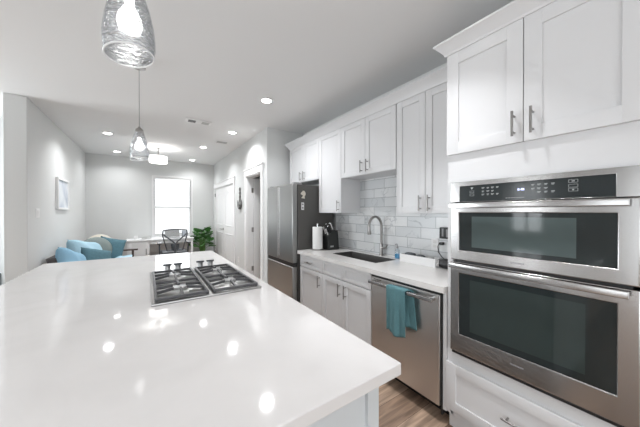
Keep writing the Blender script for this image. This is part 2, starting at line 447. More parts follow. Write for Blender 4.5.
bl = thing('window_blind', 'white horizontal slat blind lowered in the upper half of the bright window', 'blind', ((W0 + W1) / 2, FY + 0.02, WZ1))
MB().box(W0 + 0.005, W1 - 0.005, FY + 0.0, FY + 0.045, WZ1 - 0.045, WZ1 - 0.002).build('headrail', M['white'], bl, 0)
sl = MB()
z = WZ1 - 0.07
while z > 1.54:
    sl.prism([(W0 + 0.008, FY + 0.005, z - 0.010), (W0 + 0.008, FY + 0.043, z + 0.010), (W0 + 0.008, FY + 0.043, z + 0.012), (W0 + 0.008, FY + 0.005, z - 0.008)], (W1 - W0 - 0.016, 0, 0))
    z -= 0.04
sl.build('slats', M['blind'], bl, 0)
MB().box(W0 + 0.008, W1 - 0.008, FY + 0.008, FY + 0.040, z + 0.012, z + 0.03).build('bottom_rail', M['white'], bl, 0)
MB().cyl((W0 + 0.10, FY - 0.005, WZ1 - 0.05), (W0 + 0.10, FY - 0.005, 1.75), 0.004, n=8).build('tilt_wand', M['white'], bl)

# the other windows (outside the frame; the side pair shows in the oven's glass, the rest are added for light)
def simple_window(name, axis, a0, a1, z0, z1, c):
    m = MB()
    def b(u0, u1, q0, q1):
        if axis == 'x': m.box(c - 0.03, c + 0.03, u0, u1, q0, q1)
        else: m.box(u0, u1, c - 0.03, c + 0.03, q0, q1)
    b(a0, a0 + 0.05, z0, z1); b(a1 - 0.05, a1, z0, z1); b(a0 + 0.05, a1 - 0.05, z0, z0 + 0.05); b(a0 + 0.05, a1 - 0.05, z1 - 0.05, z1)
    mid = (a0 + a1) / 2; b(mid - 0.02, mid + 0.02, z0 + 0.05, z1 - 0.05)
    o = struct(name, m, M['white'])
    g = MB()
    if axis == 'x': g.box(c - 0.004, c + 0.004, a0 + 0.05, a1 - 0.05, z0 + 0.05, z1 - 0.05)
    else: g.box(a0 + 0.05, a1 - 0.05, c - 0.004, c + 0.004, z0 + 0.05, z1 - 0.05)
    g.build('pane', M['glass'], o, 0)
simple_window('window_2', 'x', 1.72, 2.32, 0.95, 2.10, -3.63)
simple_window('window_added_entry', 'x', 3.80, 5.30, 0.65, 2.25, -3.63)  # added opening for the entry light
simple_window('door_3', 'x', -1.00, 0.50, 0.0, 2.25, -3.63)
simple_window('door_added_rear', 'y', 0.4, 1.5, 0.0, 2.1, -2.34)  # added rear glass door, unseen
simple_window('window_added_rear', 'y', -2.2, 0.38, 0.7, 2.3, -2.34)  # added rear window, unseen

# hall doors --------------------------------------------------------------
def casing(y0, y1, zt, w=0.085):
    m = MB()
    m.box(HX - 0.02, HX, y0 - w, y0, 0, zt).box(HX - 0.02, HX, y1, y1 + w, 0, zt)
    m.box(HX - 0.024, HX, y0 - w - 0.01, y1 + w + 0.01, zt, zt + 0.115)
    m.box(HX - 0.035, HX, y0 - w - 0.025, y1 + w + 0.025, zt + 0.115, zt + 0.135)
    # jambs
    m.box(HX, HX + 0.12, y0, y0 + 0.018, 0, zt).box(HX, HX + 0.12, y1 - 0.018, y1, 0, zt).box(HX, HX + 0.12, y0 + 0.018, y1 - 0.018, zt - 0.018, zt)
    return m
def arch_panel(mb, yc, hw_, z0, z1, x, arch):
    # raised moulding ring around a panel, arched on top when arch > 0
    def outline(h):
        p = [(x, yc - hw_ + h, z0 + h), (x, yc + hw_ - h, z0 + h)]
        n = 8
        for k in range(n + 1):
            t = k / n; yy = yc + (hw_ - h) * (1 - 2 * t)
            p.append((x, yy, z1 - h - arch * (1 - math.sin(PI * t)) if arch else z1 - h))
        return p
    a = [mb.bm.verts.new(p) for p in outline(0)]
    b = [mb.bm.verts.new((x - 0.010, p[1], p[2])) for p in outline(0.018)]
    c = [mb.bm.verts.new((x - 0.001, p[1], p[2])) for p in outline(0.040)]
    n = len(a)
    for A, B in ((a, b), (b, c)):
        for k in range(n): mb.bm.faces.new((A[k], A[(k + 1) % n], B[(k + 1) % n], B[k]))
door1 = struct('door_1', casing(*D1), M['white'])
ymid = (D1[0] + D1[1]) / 2
for y0, y1 in ((D1[0] + 0.021, ymid - 0.002), (ymid + 0.002, D1[1] - 0.021)):
    leaf = MB().box(HX + 0.01, HX + 0.045, y0, y1, 0.012, D1[2] - 0.02)
    yc = (y0 + y1) / 2; h = (y1 - y0) / 2 - 0.12
    arch_panel(leaf, yc, h, 1.06, 1.90, HX + 0.01, 0.10)
    arch_panel(leaf, yc, h, 0.16, 0.90, HX + 0.01, 0)
    leaf.build('door_leaf', M['white'], door1, 30)
MB().cyl((HX + 0.01, ymid + 0.07, 0.98), (HX - 0.045, ymid + 0.07, 0.98), 0.011).cyl((HX + 0.012, ymid + 0.07, 0.98), (HX + 0.002, ymid + 0.07, 0.98), 0.028).tube([(HX - 0.045, ymid + 0.07, 0.98), (HX - 0.047, ymid + 0.19, 0.982)], 0.009).build('lever_handle', M['nickel'], door1)
for zz in (0.25, 1.82):
    MB().box(HX - 0.022, HX + 0.0, D1[1] - 0.004, D1[1] + 0.012, zz, zz + 0.09).build('hinge', M['nickel'], door1)
door2 = struct('door_2', casing(*D2), M['white'])
lf = MB().box(HX + 0.125, HX + 0.125 + 0.69, D2[1] - 0.05, D2[1] - 0.015, 0.012, D2[2] - 0.03)
lf.build('door_leaf', M['white'], door2, 30)
for zz in (0.28, 1.02, 1.77):
    MB().box(HX + 0.085, HX + 0.125, D2[1] - 0.022, D2[1] - 0.017, zz, zz + 0.09).cyl((HX + 0.122, D2[1] - 0.026, zz), (HX + 0.122, D2[1] - 0.026, zz + 0.09), 0.007, n=10).build('hinge', M['nickel'], door2)

# backsplash tiles
struct('wall_backsplash', MB().box(WX - 0.008, WX, 0.90, 2.84, 0.915, 1.84), M['tile'])

# ------------------------------------------------------------------ cabinets (fronts look towards -x)
def shaker(y0, y1, z0, z1, x, rail=0.062, t=0.02):
    m = MB(); b = 0.0015
    m.box(x, x + t, y0, y0 + rail, z0, z1, b).box(x, x + t, y1 - rail, y1, z0, z1, b)
    m.box(x, x + t, y0 + rail - 0.001, y1 - rail + 0.001, z0, z0 + rail, b).box(x, x + t, y0 + rail - 0.001, y1 - rail + 0.001, z1 - rail, z1, b)
    m.box(x + 0.009, x + t - 0.001, y0 + rail - 0.002, y1 - rail + 0.002, z0 + rail - 0.002, z1 - rail + 0.002)
    return m
def vhandle(y, z0, z1, x, parent):
    m = MB().cyl((x - 0.034, y, z0), (x - 0.034, y, z1), 0.0062, n=12)
    for zz in (z0 + 0.022, z1 - 0.022): m.cyl((x - 0.034, y, zz), (x + 0.001, y, zz), 0.005, n=10)
    return m.build('handle', M['nickel'], parent)
def hhandle(y0, y1, z, x, parent):
    m = MB().cyl((x - 0.034, y0, z), (x - 0.034, y1, z), 0.0062, n=12)
    for yy in (y0 + 0.022, y1 - 0.022): m.cyl((x - 0.034, yy, z), (x + 0.001, yy, z), 0.005, n=10)
    return m.build('handle', M['nickel'], parent)

BX = 1.60; G = 0.002
def base_cabinet(label, y0, y1, fronts, group='base cabinets along the right wall', hole=False):
    t = thing('base_cabinet', label, 'cabinet', (BX + 0.3, (y0 + y1) / 2, 0), group)
    m = MB()
    m.box(BX + 0.021, WX - 0.002, y0, y0 + 0.018, 0.105, 0.68 if y0 > 2 else 0.873).box(BX + 0.021, WX - 0.002, y1 - 0.018, y1, 0.105, 0.68 if y1 < 2.5 else 0.873)
    m.box(BX + 0.021, WX - 0.002, y0 + 0.018, y1 - 0.018, 0.105, 0.125).box(BX + 0.021, BX + 0.04, y0 + 0.018, y1 - 0.018, 0.125, 0.873)
    m.box(WX - 0.02, WX - 0.002, y0 + 0.018, y1 - 0.018, 0.125, 0.873)
    m.build('carcass', M['cab'], t, 0)
    MB().box(BX + 0.085, BX + 0.1, y0, y1, 0, 0.105).build('toe_kick', M['cab'], t, 0)
    for kind, a, b, z0, z1, h in fronts:
        d = shaker(a + G, b - G, z0, z1, BX, 0.055 if kind == 'door' else 0.034).build(kind, M['cab'], t)
        if h:
            if h[0] == 'v': vhandle(h[1], h[2], h[3], BX, d)
            else: hhandle(h[1], h[2], h[3], BX, d)
    return t
base_cabinet('narrow white base cabinet with one drawer over one door, beside the fridge', 2.305, 2.80,
    [('drawer', 2.305, 2.80, 0.725, 0.865, ('h', 2.50, 2.63, 0.795)), ('door', 2.305, 2.80, 0.125, 0.715, ('v', 2.355, 0.555, 0.685))])
base_cabinet('wide white sink base cabinet with two doors, under the sink and faucet', 1.565, 2.303,
    [('drawer_front', 1.945, 2.303, 0.725, 0.865, None), ('drawer_front', 1.565, 1.945, 0.725, 0.865, None),
     ('door', 1.945, 2.303, 0.125, 0.715, ('v', 1.99, 0.555, 0.685)), ('door', 1.565, 1.945, 0.125, 0.715, ('v', 1.90, 0.555, 0.685))])

UX = 1.90; UT = 2.405
def upper_cabinet(label, y0, y1, z0, doors, x=UX):
    t = thing('upper_cabinet', label, 'cabinet', (x + 0.16, (y0 + y1) / 2, z0), 'wall cabinets on the right wall')
    MB().box(x + 0.021, WX - 0.0085 if z0 < 1.84 else WX, y0 + 0.0005, y1 - 0.0005, z0, UT - 0.006).build('carcass', M['cab'], t, 0)
    for a, b, h in doors:
        d = shaker(a + G, b - G, z0 + 0.002, UT - 0.006, x, 0.058).build('door', M['cab'], t)
        if h: vhandle(h, z0 + 0.022 if z0 > 1.5 else 1.41, z0 + 0.15 if z0 > 1.5 else 1.54, x, d)
    return t
upper_cabinet('shallow two-door white cabinet mounted above the fridge', 2.82, 3.66, 1.845, [(3.24, 3.66, 3.29), (2.82, 3.24, 3.19)])
upper_cabinet('tall single-door white wall cabinet between the fridge and the sink', 2.35, 2.818, 1.39, [(2.35, 2.818, 2.39)])
upper_cabinet('short two-door white wall cabinet over the sink', 1.545, 2.348, 1.80, [(1.947, 2.348, 1.99), (1.545, 1.947, 1.905)])
upper_cabinet('tall two-door white wall cabinet beside the oven cabinet', 0.905, 1.538, 1.39, [(1.245, 1.538, 1.285), (0.952, 1.245, 1.205)])

def crown_run(y0, y1, x, xb, e=0.06, h=0.0):
    # flared moulding swept along the cabinet tops, mitred at its left end
    prof = [(0.0, UT - 0.005), (-0.010, UT - 0.005), (-0.012, UT + 0.008), (-0.030, UT + 0.030 + h / 2), (-e + 0.008, UT + 0.055 + h), (-e, UT + 0.060 + h), (-e, UT + 0.072 + h), (0.0, UT + 0.072 + h)]
    m = MB(); n = len(prof)
    A = [m.bm.verts.new((x + p[0], y0, p[1])) for p in prof]
    B = [m.bm.verts.new((x + p[0], y1 - p[0], p[1])) for p in prof]
    for k in range(n): m.bm.faces.new((A[k], A[(k + 1) % n], B[(k + 1) % n], B[k]))
    m.bm.faces.new(A)
    C = [m.bm.verts.new((xb, y1 - p[0], p[1])) for p in prof]
    for k in range(n): m.bm.faces.new((B[k], B[(k + 1) % n], C[(k + 1) % n], C[k]))
    m.bm.faces.new(C)
    m.box(x + 0.001, xb, y0, y1 - 0.001, UT + 0.061 + h, UT + 0.071 + h)
    return m
tag(crown_run(0.960, 3.66, UX + 0.004, WX - 0.001, 0.064, 0.014).build('crown_molding', M['cab'], None, 25), 'long white flared crown molding running along the tops of the wall cabinets', 'molding')

# tall oven cabinet
OY0, OY1 = 0.065, 0.897
tc_ = thing('oven_cabinet', 'tall white cabinet holding the built-in double oven', 'cabinet', (BX + 0.3, (OY0 + OY1) / 2, 0))
m = MB()
m.box(BX + 0.02, WX - 0.009, OY1 - 0.02, OY1, 0.10, 2.405).box(BX + 0.02, WX - 0.009, OY0, OY0 + 0.02, 0.10, 2.405)
m.box(BX + 0.02, WX - 0.02, OY0 + 0.02, OY1 - 0.02, 2.385, 2.405).box(BX + 0.02, BX + 0.5, OY0 + 0.02, OY1 - 0.02, 1.587, 1.80)
m.box(BX + 0.02, BX + 0.5, OY0 + 0.02, OY1 - 0.02, 0.42, 0.515).box(BX + 0.021, BX + 0.04, OY1 - 0.037, OY1 - 0.018, 0.10, 2.40)
m.box(BX + 0.021, BX + 0.04, OY0 + 0.018, OY0 + 0.037, 0.10, 2.40).box(WX - 0.03, WX - 0.009, OY0 + 0.02, OY1 - 0.02, 0.10, 2.39).box(BX + 0.021, BX + 0.5, OY0 + 0.02, OY1 - 0.02, 0.10, 0.13)
bevel(m.build('carcass', M['cab'], tc_, 0), 0.001)
MB().box(BX + 0.045, BX + 0.06, OY0, OY1, 0, 0.10).build('toe_kick', M['cab'], tc_, 0)
for a, b, h in ((0.492, OY1, 0.53), (0.09, 0.492, 0.452)):
    d = shaker(a + G, b - G, 1.765, 2.40, BX, 0.072).build('door', M['cab'], tc_)
    vhandle(h, 1.795, 1.925, BX, d)
d = shaker(0.09, OY1, 0.135, 0.437, BX, 0.062).build('drawer', M['cab'], tc_)
hhandle(0.415, 0.575, 0.292, BX, d)
crown_run(OY0, OY1, BX + 0.004, WX - 0.012).build('crown', M['cab'], tc_, 25)

# filler strip between dishwasher and oven cabinet
tag(MB().box(BX + 0.01, BX + 0.6, 0.899, 0.922, 0.10, 0.873).build('filler_panel', M['cab'], None, 0), 'slim white vertical filler panel between the dishwasher and the oven cabinet', 'panel')

# wall counter with sink cut-out
SX0, SX1, SY0, SY1 = 1.795, 2.105, 1.695, 2.39
m = MB(); CT0, CT1 = 0.8745, 0.915; cy0, cy1 = 0.90, 2.825
m.box(1.575, SX0, cy0, cy1, CT0, CT1).box(SX1, WX - 0.0085, cy0, cy1, CT0, CT1).box(SX0, SX1, cy0, SY0, CT0, CT1).box(SX0, SX1, SY1, cy1, CT0, CT1)
bmesh.ops.remove_doubles(m.bm, verts=m.bm.verts[:], dist=1e-5)
tag(m.build('countertop', M['quartz2'], None, 0), 'long off-white quartz countertop along the right wall, with the sink cut into it', 'countertop')
# sink
t = thing('sink', 'dark rectangular undermount sink set in the wall counter', 'sink', ((SX0 + SX1) / 2, (SY0 + SY1) / 2, 0.70))
m = MB(); e = 0.004
zr = 0.9135
m.box(SX0 + 0.0005, SX0 + e, SY0 + 0.0005, SY1 - 0.0005, 0.70, zr).box(SX1 - e, SX1 - 0.0005, SY0 + 0.0005, SY1 - 0.0005, 0.70, zr)
m.box(SX0 + e, SX1 - e, SY0 + 0.0005, SY0 + e, 0.70, zr).box(SX0 + e, SX1 - e, SY1 - e, SY1 - 0.0005, 0.70, zr).box(SX0 + 0.0005, SX1 - 0.0005, SY0 + 0.0005, SY1 - 0.0005, 0.69, 0.70)
m.build('basin', M['sink'], t, 0)
MB().cyl((1.96, 2.05, 0.70), (1.96, 2.05, 0.704), 0.055).cyl((1.96, 2.05, 0.703), (1.96, 2.05, 0.708), 0.025).build('drain', M['nickel'], t)
# faucet
FX, FYY = 2.172, 1.965
t = thing('faucet', 'tall gooseneck nickel faucet with pull-down head behind the sink', 'faucet', (FX, FYY, CT1))
MB().lathe([(0.0, 0), (0.027, 0), (0.027, 0.008), (0.019, 0.02), (0.019, 0.13), (0.014, 0.135), (0, 0.135)], (FX, FYY, CT1), 24).build('body', M['nickel'], t)
pts = [(FX, FYY, CT1 + 0.12), (FX, FYY, 1.245)]
for k in range(1, 13):
    a = PI * k / 12 * 0.97
    pts.append((FX - 0.085 * (1 - math.cos(a)), FYY + 0.012 * (1 - math.cos(a)), 1.245 + 0.105 * math.sin(a)))
MB().tube(pts, 0.0145, 14).build('neck', M['nickel'], t)
px, py, pz = pts[-1]
MB().tube([(px, py, pz + 0.005), (px + 0.001, py, pz - 0.05), (px + 0.004, py, pz - 0.085), (px + 0.005, py, pz - 0.10)], [0.0155, 0.018, 0.022, 0.020], 14).build('spray_head', M['nickel'], t)
MB().cyl((FX, FYY, 1.0), (FX, FYY - 0.045, 1.0), 0.015, 0.012).tube([(FX, FYY - 0.045, 1.0), (FX - 0.01, FYY - 0.075, 1.012), (FX - 0.03, FYY - 0.11, 1.045)], [0.009, 0.008, 0.006]).build('lever', M['nickel'], t)

# ------------------------------------------------------------------ double wall oven
t = thing('built_in_oven', 'built-in stainless double wall oven with black glass doors and touch panel', 'oven', (BX, 0.49, 0.52))
oy0, oy1 = 0.112, 0.861
MB().box(BX + 0.004, BX + 0.50, oy0 + 0.02, oy1 - 0.02, 0.535, 1.58).build('chassis', M['black'], t, 0)
OX = 1.585
def frame_box(mb, y0, y1, z0, z1, gy0, gy1, gz0, gz1, x, d, b=0.004):
    # one stainless front with a rectangular opening for its glass
    A = [(y0, z0), (y1, z0), (y1, z1), (y0, z1)]; Bq = [(gy0, gz0), (gy1, gz0), (gy1, gz1), (gy0, gz1)]
    f = [mb.bm.verts.new((x, *p)) for p in A]; g = [mb.bm.verts.new((x, *p)) for p in Bq]
    f2 = [mb.bm.verts.new((x + d, *p)) for p in A]; g2 = [mb.bm.verts.new((x + d, *p)) for p in Bq]
    for k in range(4):
        j = (k + 1) % 4
        mb.bm.faces.new((f[k], f[j], g[j], g[k])); mb.bm.faces.new((f2[k], g2[k], g2[j], f2[j]))
        mb.bm.faces.new((f[k], f2[k], f2[j], f[j])); mb.bm.faces.new((g[k], g[j], g2[j], g2[k]))
    return mb
# control panel
cpm = frame_box(MB(), oy0, oy1, 1.462, 1.583, 0.176, 0.805, 1.464, 1.558, OX, 0.02)
cp = bevel(cpm.build('control_panel', M['steel'], t, 20), 0.006, 3)
MB().box(OX + 0.003, OX + 0.016, 0.176, 0.805, 1.464, 1.558).build('panel_glass', M['panel_glass'], cp, 0)
PXX = OX + 0.0026
kp = MB()
def key(y, z, w, h): kp.box(PXX, PXX + 0.0006, y - w / 2, y + w / 2, z - h / 2, z + h / 2)
def ring(y, z, w, h, s=0.0012):
    key(y, z + h / 2, w, s); key(y, z - h / 2, w, s); key(y - w / 2, z, s, h); key(y + w / 2, z, s, h)
def done(name):
    global kp
    kp.build(name, M['print'], cp, 0); kp = MB()
for i, yy in enumerate((0.675, 0.650, 0.627, 0.603)):
    for j, zz in enumerate((1.540, 1.521, 1.503)):
        if (i, j) == (3, 1): continue
        key(yy, zz, 0.012 if (i + j) % 2 else 0.015, 0.0026); key(yy + 0.001, zz - 0.005, 0.009, 0.0018)
done('mode_keypad')
for i, yy in enumerate((0.448, 0.424, 0.398, 0.372)):
    for j, zz in enumerate((1.538, 1.519, 1.501)):
        if (i, j) in ((0, 2), (3, 1)): continue
        key(yy, zz, 0.014 if (i + j) % 2 else 0.012, 0.003); key(yy + 0.001, zz - 0.005, 0.009, 0.0018)
done('number_keypad')
for zz in (1.520, 1.502):
    ring(0.735, zz, 0.022, 0.011); done('icon_key')
for zz in (1.541, 1.520, 1.502):
    ring(0.303, zz, 0.030, 0.013)
    if zz > 1.53: key(0.303, zz, 0.010, 0.004)
    elif zz < 1.51: key(0.303, zz, 0.006, 0.006)
    done('icon_key')
kp.prism([(PXX, 0.743, 1.546), (PXX, 0.727, 1.546), (PXX, 0.735, 1.533)], (0.0006, 0, 0)); done('arrow_icon')
for k in range(7): key(0.56 - 0.012 * k, 1.476, 0.008, 0.0018)
done('legend_strip')
text_mesh('clock_display', '8:48', 0.017, M['display'], cp, (PXX, 0.497, 1.517), ROT_NX)

def oven_door(y0, y1, z0, z1, gz0, gz1, hz, gy0=0.172, gy1=0.808):
    d = bevel(frame_box(MB(), y0, y1, z0, z1, gy0, gy1, gz0, gz1, OX, 0.03).build('oven_door', M['steel'], t, 20), 0.005, 3)
    MB().box(OX + 0.002, OX + 0.025, gy0, gy1, gz0, gz1).build('door_glass', M['black_glass'], d, 0)
    h = MB().box(OX - 0.050, OX - 0.032, 0.136, 0.848, hz - 0.015, hz + 0.015, 0.004, 3)
    h.box(OX - 0.04, OX + 0.002, 0.145, 0.175, hz - 0.012, hz + 0.012, 0.002).box(OX - 0.04, OX + 0.002, 0.815, 0.845, hz - 0.012, hz + 0.012, 0.002)
    h.build('handle', M['steel'], d)
    return d
ud = oven_door(oy0, oy1, 1.105, 1.459, 1.168, 1.396, 1.440)
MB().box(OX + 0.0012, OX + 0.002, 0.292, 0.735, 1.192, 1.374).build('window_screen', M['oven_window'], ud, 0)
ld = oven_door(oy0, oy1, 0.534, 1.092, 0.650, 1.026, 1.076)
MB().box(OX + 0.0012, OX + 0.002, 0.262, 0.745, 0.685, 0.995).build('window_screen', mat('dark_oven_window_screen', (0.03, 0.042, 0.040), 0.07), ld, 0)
# small engraved nameplate: too small in the photo to be read, letter-sized strokes only
def nameplate(z, y, d):
    n = MB()
    for k in range(10):
        n.box(OX - 0.0006, OX + 0.0002, y - 0.006 * k - 0.0040, y - 0.006 * k, z, z + (0.0065 if k % 3 else 0.0080))
    n.build('nameplate', M['grey_plastic'], d, 0)
nameplate(1.131, 0.54, ud); nameplate(0.595, 0.54, ld)
MB().box(BX - 0.004, BX + 0.02, oy0 + 0.005, oy1 - 0.005, 0.516, 0.532).build('lower_vent', M['black'], t, 0)

# ------------------------------------------------------------------ dishwasher + towel
t = thing('dishwasher', 'stainless dishwasher with bar handle, built in between sink base and oven cabinet', 'dishwasher', (BX + 0.28, 1.24, 0))
MB().box(BX + 0.03, BX + 0.57, 0.932, 1.558, 0.10, 0.868).build('tub', M['black'], t, 0)
dd = bevel(MB().box(1.592, 1.628, 0.936, 1.553, 0.115, 0.850).build('door', M['steel_v'], t, 20), 0.004, 3)
MB().box(1.597, 1.628, 0.936, 1.553, 0.8505, 0.8735).build('dark_gap_strip', M['black'], t, 0)  # black strip added to paint the dark gap under the counter
MB().box(1.5908, 1.594, 1.44, 1.525, 0.833, 0.838).build('vent_slot', M['black'], dd, 0)
h = MB().box(1.532, 1.552, 0.958, 1.535, 0.806, 0.832, 0.004, 3).box(1.55, 1.594, 0.965, 0.988, 0.81, 0.828, 0.002).box(1.55, 1.594, 1.505, 1.528, 0.81, 0.828, 0.002)
h.build('handle', M['steel'], dd)
MB().box(BX + 0.115, BX + 0.13, 0.932, 1.558, 0.0, 0.10).build('toe_kick', M['black'], t, 0)
MB().box(BX + 0.005, BX + 0.03, 0.924, 0.934, 0.06, 0.868).build('seal', M['black'], t, 0)
# towel: a sheet over the bar with soft folds
def towel_pt(u, v):
    # v along the length: 0 front hem .. 1 back hem, u across
    L1, L2 = 0.345, 0.27
    s = v * (L1 + 0.06 + L2)
    fold = 0.010 * math.sin(u * 9.5 + 0.6) + 0.005 * math.sin(u * 21)
    if s < L1:
        k = 1 - s / L1
        hem = 0.012 * math.sin(u * 7 + 0.5) * k
        return Vector((1.522 + fold * k, 1.326 - 0.178 * u * (1 - 0.05 * (1 - k)) + 0.004 * k, 0.835 - (L1 - s) + hem))
    if s < L1 + 0.06:
        a = (s - L1) / 0.06 * PI
        sh = 0.035 * (s - L1) / 0.06
        return Vector((1.542 - 0.020 * math.cos(a), 1.326 - 0.178 * u - sh, 0.835 + 0.010 * math.sin(a)))
    k = (s - L1 - 0.06) / L2
    return Vector((1.562 + 0.5 * fold * k, 1.291 - 0.178 * u - 0.028 * k, 0.835 - 0.27 * k))
o = MB().grid(towel_pt, 26, 40).build('kitchen_towel', M['teal'], None, 180, fix=False)
solidify(o, 0.005)
tag(o, 'teal kitchen towel draped over the dishwasher handle', 'towel')

# ------------------------------------------------------------------ fridge
fy0, fy1 = 2.842, 3.65
t = thing('refrigerator', 'stainless french-door refrigerator with dark grey sides, next to the hall wall', 'refrigerator', (1.88, (fy0 + fy1) / 2, 0))
bevel(MB().box(1.588, 2.17, fy0, fy1, 0.03, 1.755).build('body', M['fridge_side'], t, 0), 0.004)
fm = (fy0 + fy1) / 2
for a, b, nm in ((fy0 + 0.001, fm - 0.003, 'door'), (fm + 0.003, fy1 - 0.001, 'door')):
    d = bevel(MB().box(1.515, 1.584, a, b, 0.752, 1.765).build(nm, M['fridge_steel'], t, 20), 0.010, 3)
    MB().box(1.512, 1.53, (b - 0.03 if a < fm - 0.1 else a + 0.0), (b if a < fm - 0.1 else a + 0.03), 0.78, 1.74).build('edge_grip', M['chrome'], d, 0)
d = bevel(MB().box(1.515, 1.584, fy0 + 0.001, fy1 - 0.001, 0.07, 0.700).build('freezer_drawer', M['fridge_steel'], t, 20), 0.010, 3)
MB().box(1.525, 1.584, fy0 + 0.005, fy1 - 0.005, 0.702, 0.751).build('drawer_grip', M['black'], t, 0)
for yy in (fy0 + 0.015, fy1 - 0.075):
    MB().box(1.54, 1.66, yy, yy + 0.06, 1.756, 1.785, 0.006).build('hinge_cover', M['grey_plastic'], t)
MB().box(1.60, 1.65, fy0 + 0.02, fy1 - 0.02, 0.0, 0.03).build('foot_rail', M['black'], t, 0)
# magnets on the dark side
m = MB(); mx, mz, yf = 1.668, 1.628, fy0
ro = [(0.00, 0.052), (0.022, 0.045), (0.036, 0.024), (0.036, -0.002), (0.020, -0.026), (0.026, -0.052), (0.004, -0.050), (-0.028, -0.046), (-0.012, -0.028), (-0.002, -0.010), (-0.020, -0.004), (-0.036, 0.006), (-0.028, 0.026), (-0.014, 0.036)]
m.prism([(mx + a, yf - 0.0005, mz + b) for a, b in ro], (0, -0.006, 0))
tag(bevel(m.build('fridge_magnet', M['cream'], None, 0), 0.001), 'pale curved silhouette magnet on the fridge side, above the card', 'magnet')
t = thing('magnet_card', 'small white rectangular card on the fridge side below the curved magnet', 'card', (1.66, fy0, 1.46))
MB().box(1.642, 1.682, fy0 - 0.004, fy0 - 0.0005, 1.43, 1.525).build('card', M['white'], t, 0)
MB().box(1.650, 1.674, fy0 - 0.005, fy0 - 0.004, 1.490, 1.512).box(1.650, 1.674, fy0 - 0.005, fy0 - 0.004, 1.445, 1.470).build('print', M['grey_plastic'], t, 0)

# ------------------------------------------------------------------ things on the wall counter
t = thing('paper_towel_holder', 'white paper towel roll on an upright chrome holder beside the fridge', 'paper towel', (1.80, 2.70, CT1))
MB().lathe([(0, 0), (0.072, 0), (0.072, 0.008), (0.060, 0.014), (0, 0.014)], (1.80, 2.70, CT1)).build('base', M['nickel'], t)
MB().cyl((1.80, 2.70, CT1 + 0.012), (1.80, 2.70, CT1 + 0.315), 0.007).lathe([(0, 0.315), (0.012, 0.32), (0.014, 0.33), (0.008, 0.342), (0, 0.345)], (1.80, 2.70, CT1), 16).build('rod', M['chrome'], t)
MB().lathe([(0.02, 0.016), (0.062, 0.016), (0.064, 0.02), (0.064, 0.292), (0.062, 0.296), (0.02, 0.296)], (1.80, 2.70, CT1), 40, True).build('roll', M['paper'], t)

# knife block: slanted black block, handles rising towards the room
kx, ky = 1.985, 2.66
t = thing('knife_block', 'black slanted knife block on the counter between the paper towels and the tiled wall', 'knife block', (kx, ky, CT1))
m = MB().prism([(kx - 0.085, ky - 0.055, CT1), (kx + 0.095, ky - 0.055, CT1), (kx + 0.075, ky - 0.055, CT1 + 0.25), (kx + 0.02, ky - 0.055, CT1 + 0.25), (kx - 0.095, ky - 0.055, CT1 + 0.175)], (0, 0.11, 0))
bevel(m.build('block', M['knife_block'], t, 0), 0.006, 3)
MB().box(kx - 0.05, kx + 0.0, ky - 0.0565, ky - 0.0545, CT1 + 0.035, CT1 + 0.055).build('label_plate', M['print'], t, 0)
kn = [(-0.068, -0.03, 0.085, 'chrome', 'silver-handled knife at the front left of the black knife block'),
      (-0.030, -0.03, 0.100, 'black', 'black-handled knife in the front middle of the black knife block'),
      (0.012, -0.03, 0.110, 'chrome', 'silver-handled knife at the front right of the black knife block'),
      (-0.060, 0.025, 0.105, 'chrome', 'silver-handled knife at the back left of the black knife block'),
      (-0.015, 0.025, 0.115, 'black', 'black-handled knife at the back right of the black knife block')]
dx, dz = -0.42, 0.907
for ax, ay, L, mk, lab in kn:
    zt = CT1 + 0.175 + (ax + 0.095) / 0.115 * 0.075
    p = Vector((kx + ax, ky + ay, min(zt, CT1 + 0.25) - 0.002)); q = Vector((dx, 0, dz))
    k = thing('knife', lab, 'knife', tuple(p), 'knives in the black knife block')
    MB().tube([p, p + q * 0.02, p + q * L * 0.6, p + q * L], [0.009, 0.011, 0.010, 0.013], 10).build('handle', M[mk], k)
    MB().cyl(tuple(p + q * L), tuple(p + q * (L + 0.008)), 0.0135, 0.010, 12).build('pommel', M['chrome'], k)

# soap bottle
sx, sy = 2.160, 1.735
t = thing('soap_bottle', 'clear pump bottle of blue dish soap to the right of the faucet', 'soap bottle', (sx, sy, CT1))
MB().lathe([(0, 0.001), (0.024, 0.001), (0.026, 0.006), (0.026, 0.085), (0.020, 0.098), (0.010, 0.104), (0.010, 0.112), (0, 0.112)], (sx, sy, CT1), 24).build('bottle', M['clear'], t)
MB().lathe([(0, 0.004), (0.0235, 0.004), (0.0235, 0.050), (0, 0.050)], (sx, sy, CT1), 24).build('soap', M['soap'], t)
MB().cyl((sx, sy, CT1 + 0.110), (sx, sy, CT1 + 0.125), 0.012).cyl((sx, sy, CT1 + 0.125), (sx, sy, CT1 + 0.150), 0.004).tube([(sx, sy, CT1 + 0.150), (sx - 0.02, sy, CT1 + 0.152), (sx - 0.035, sy, CT1 + 0.146)], 0.005, 8).build('pump', M['grey_plastic'], t)

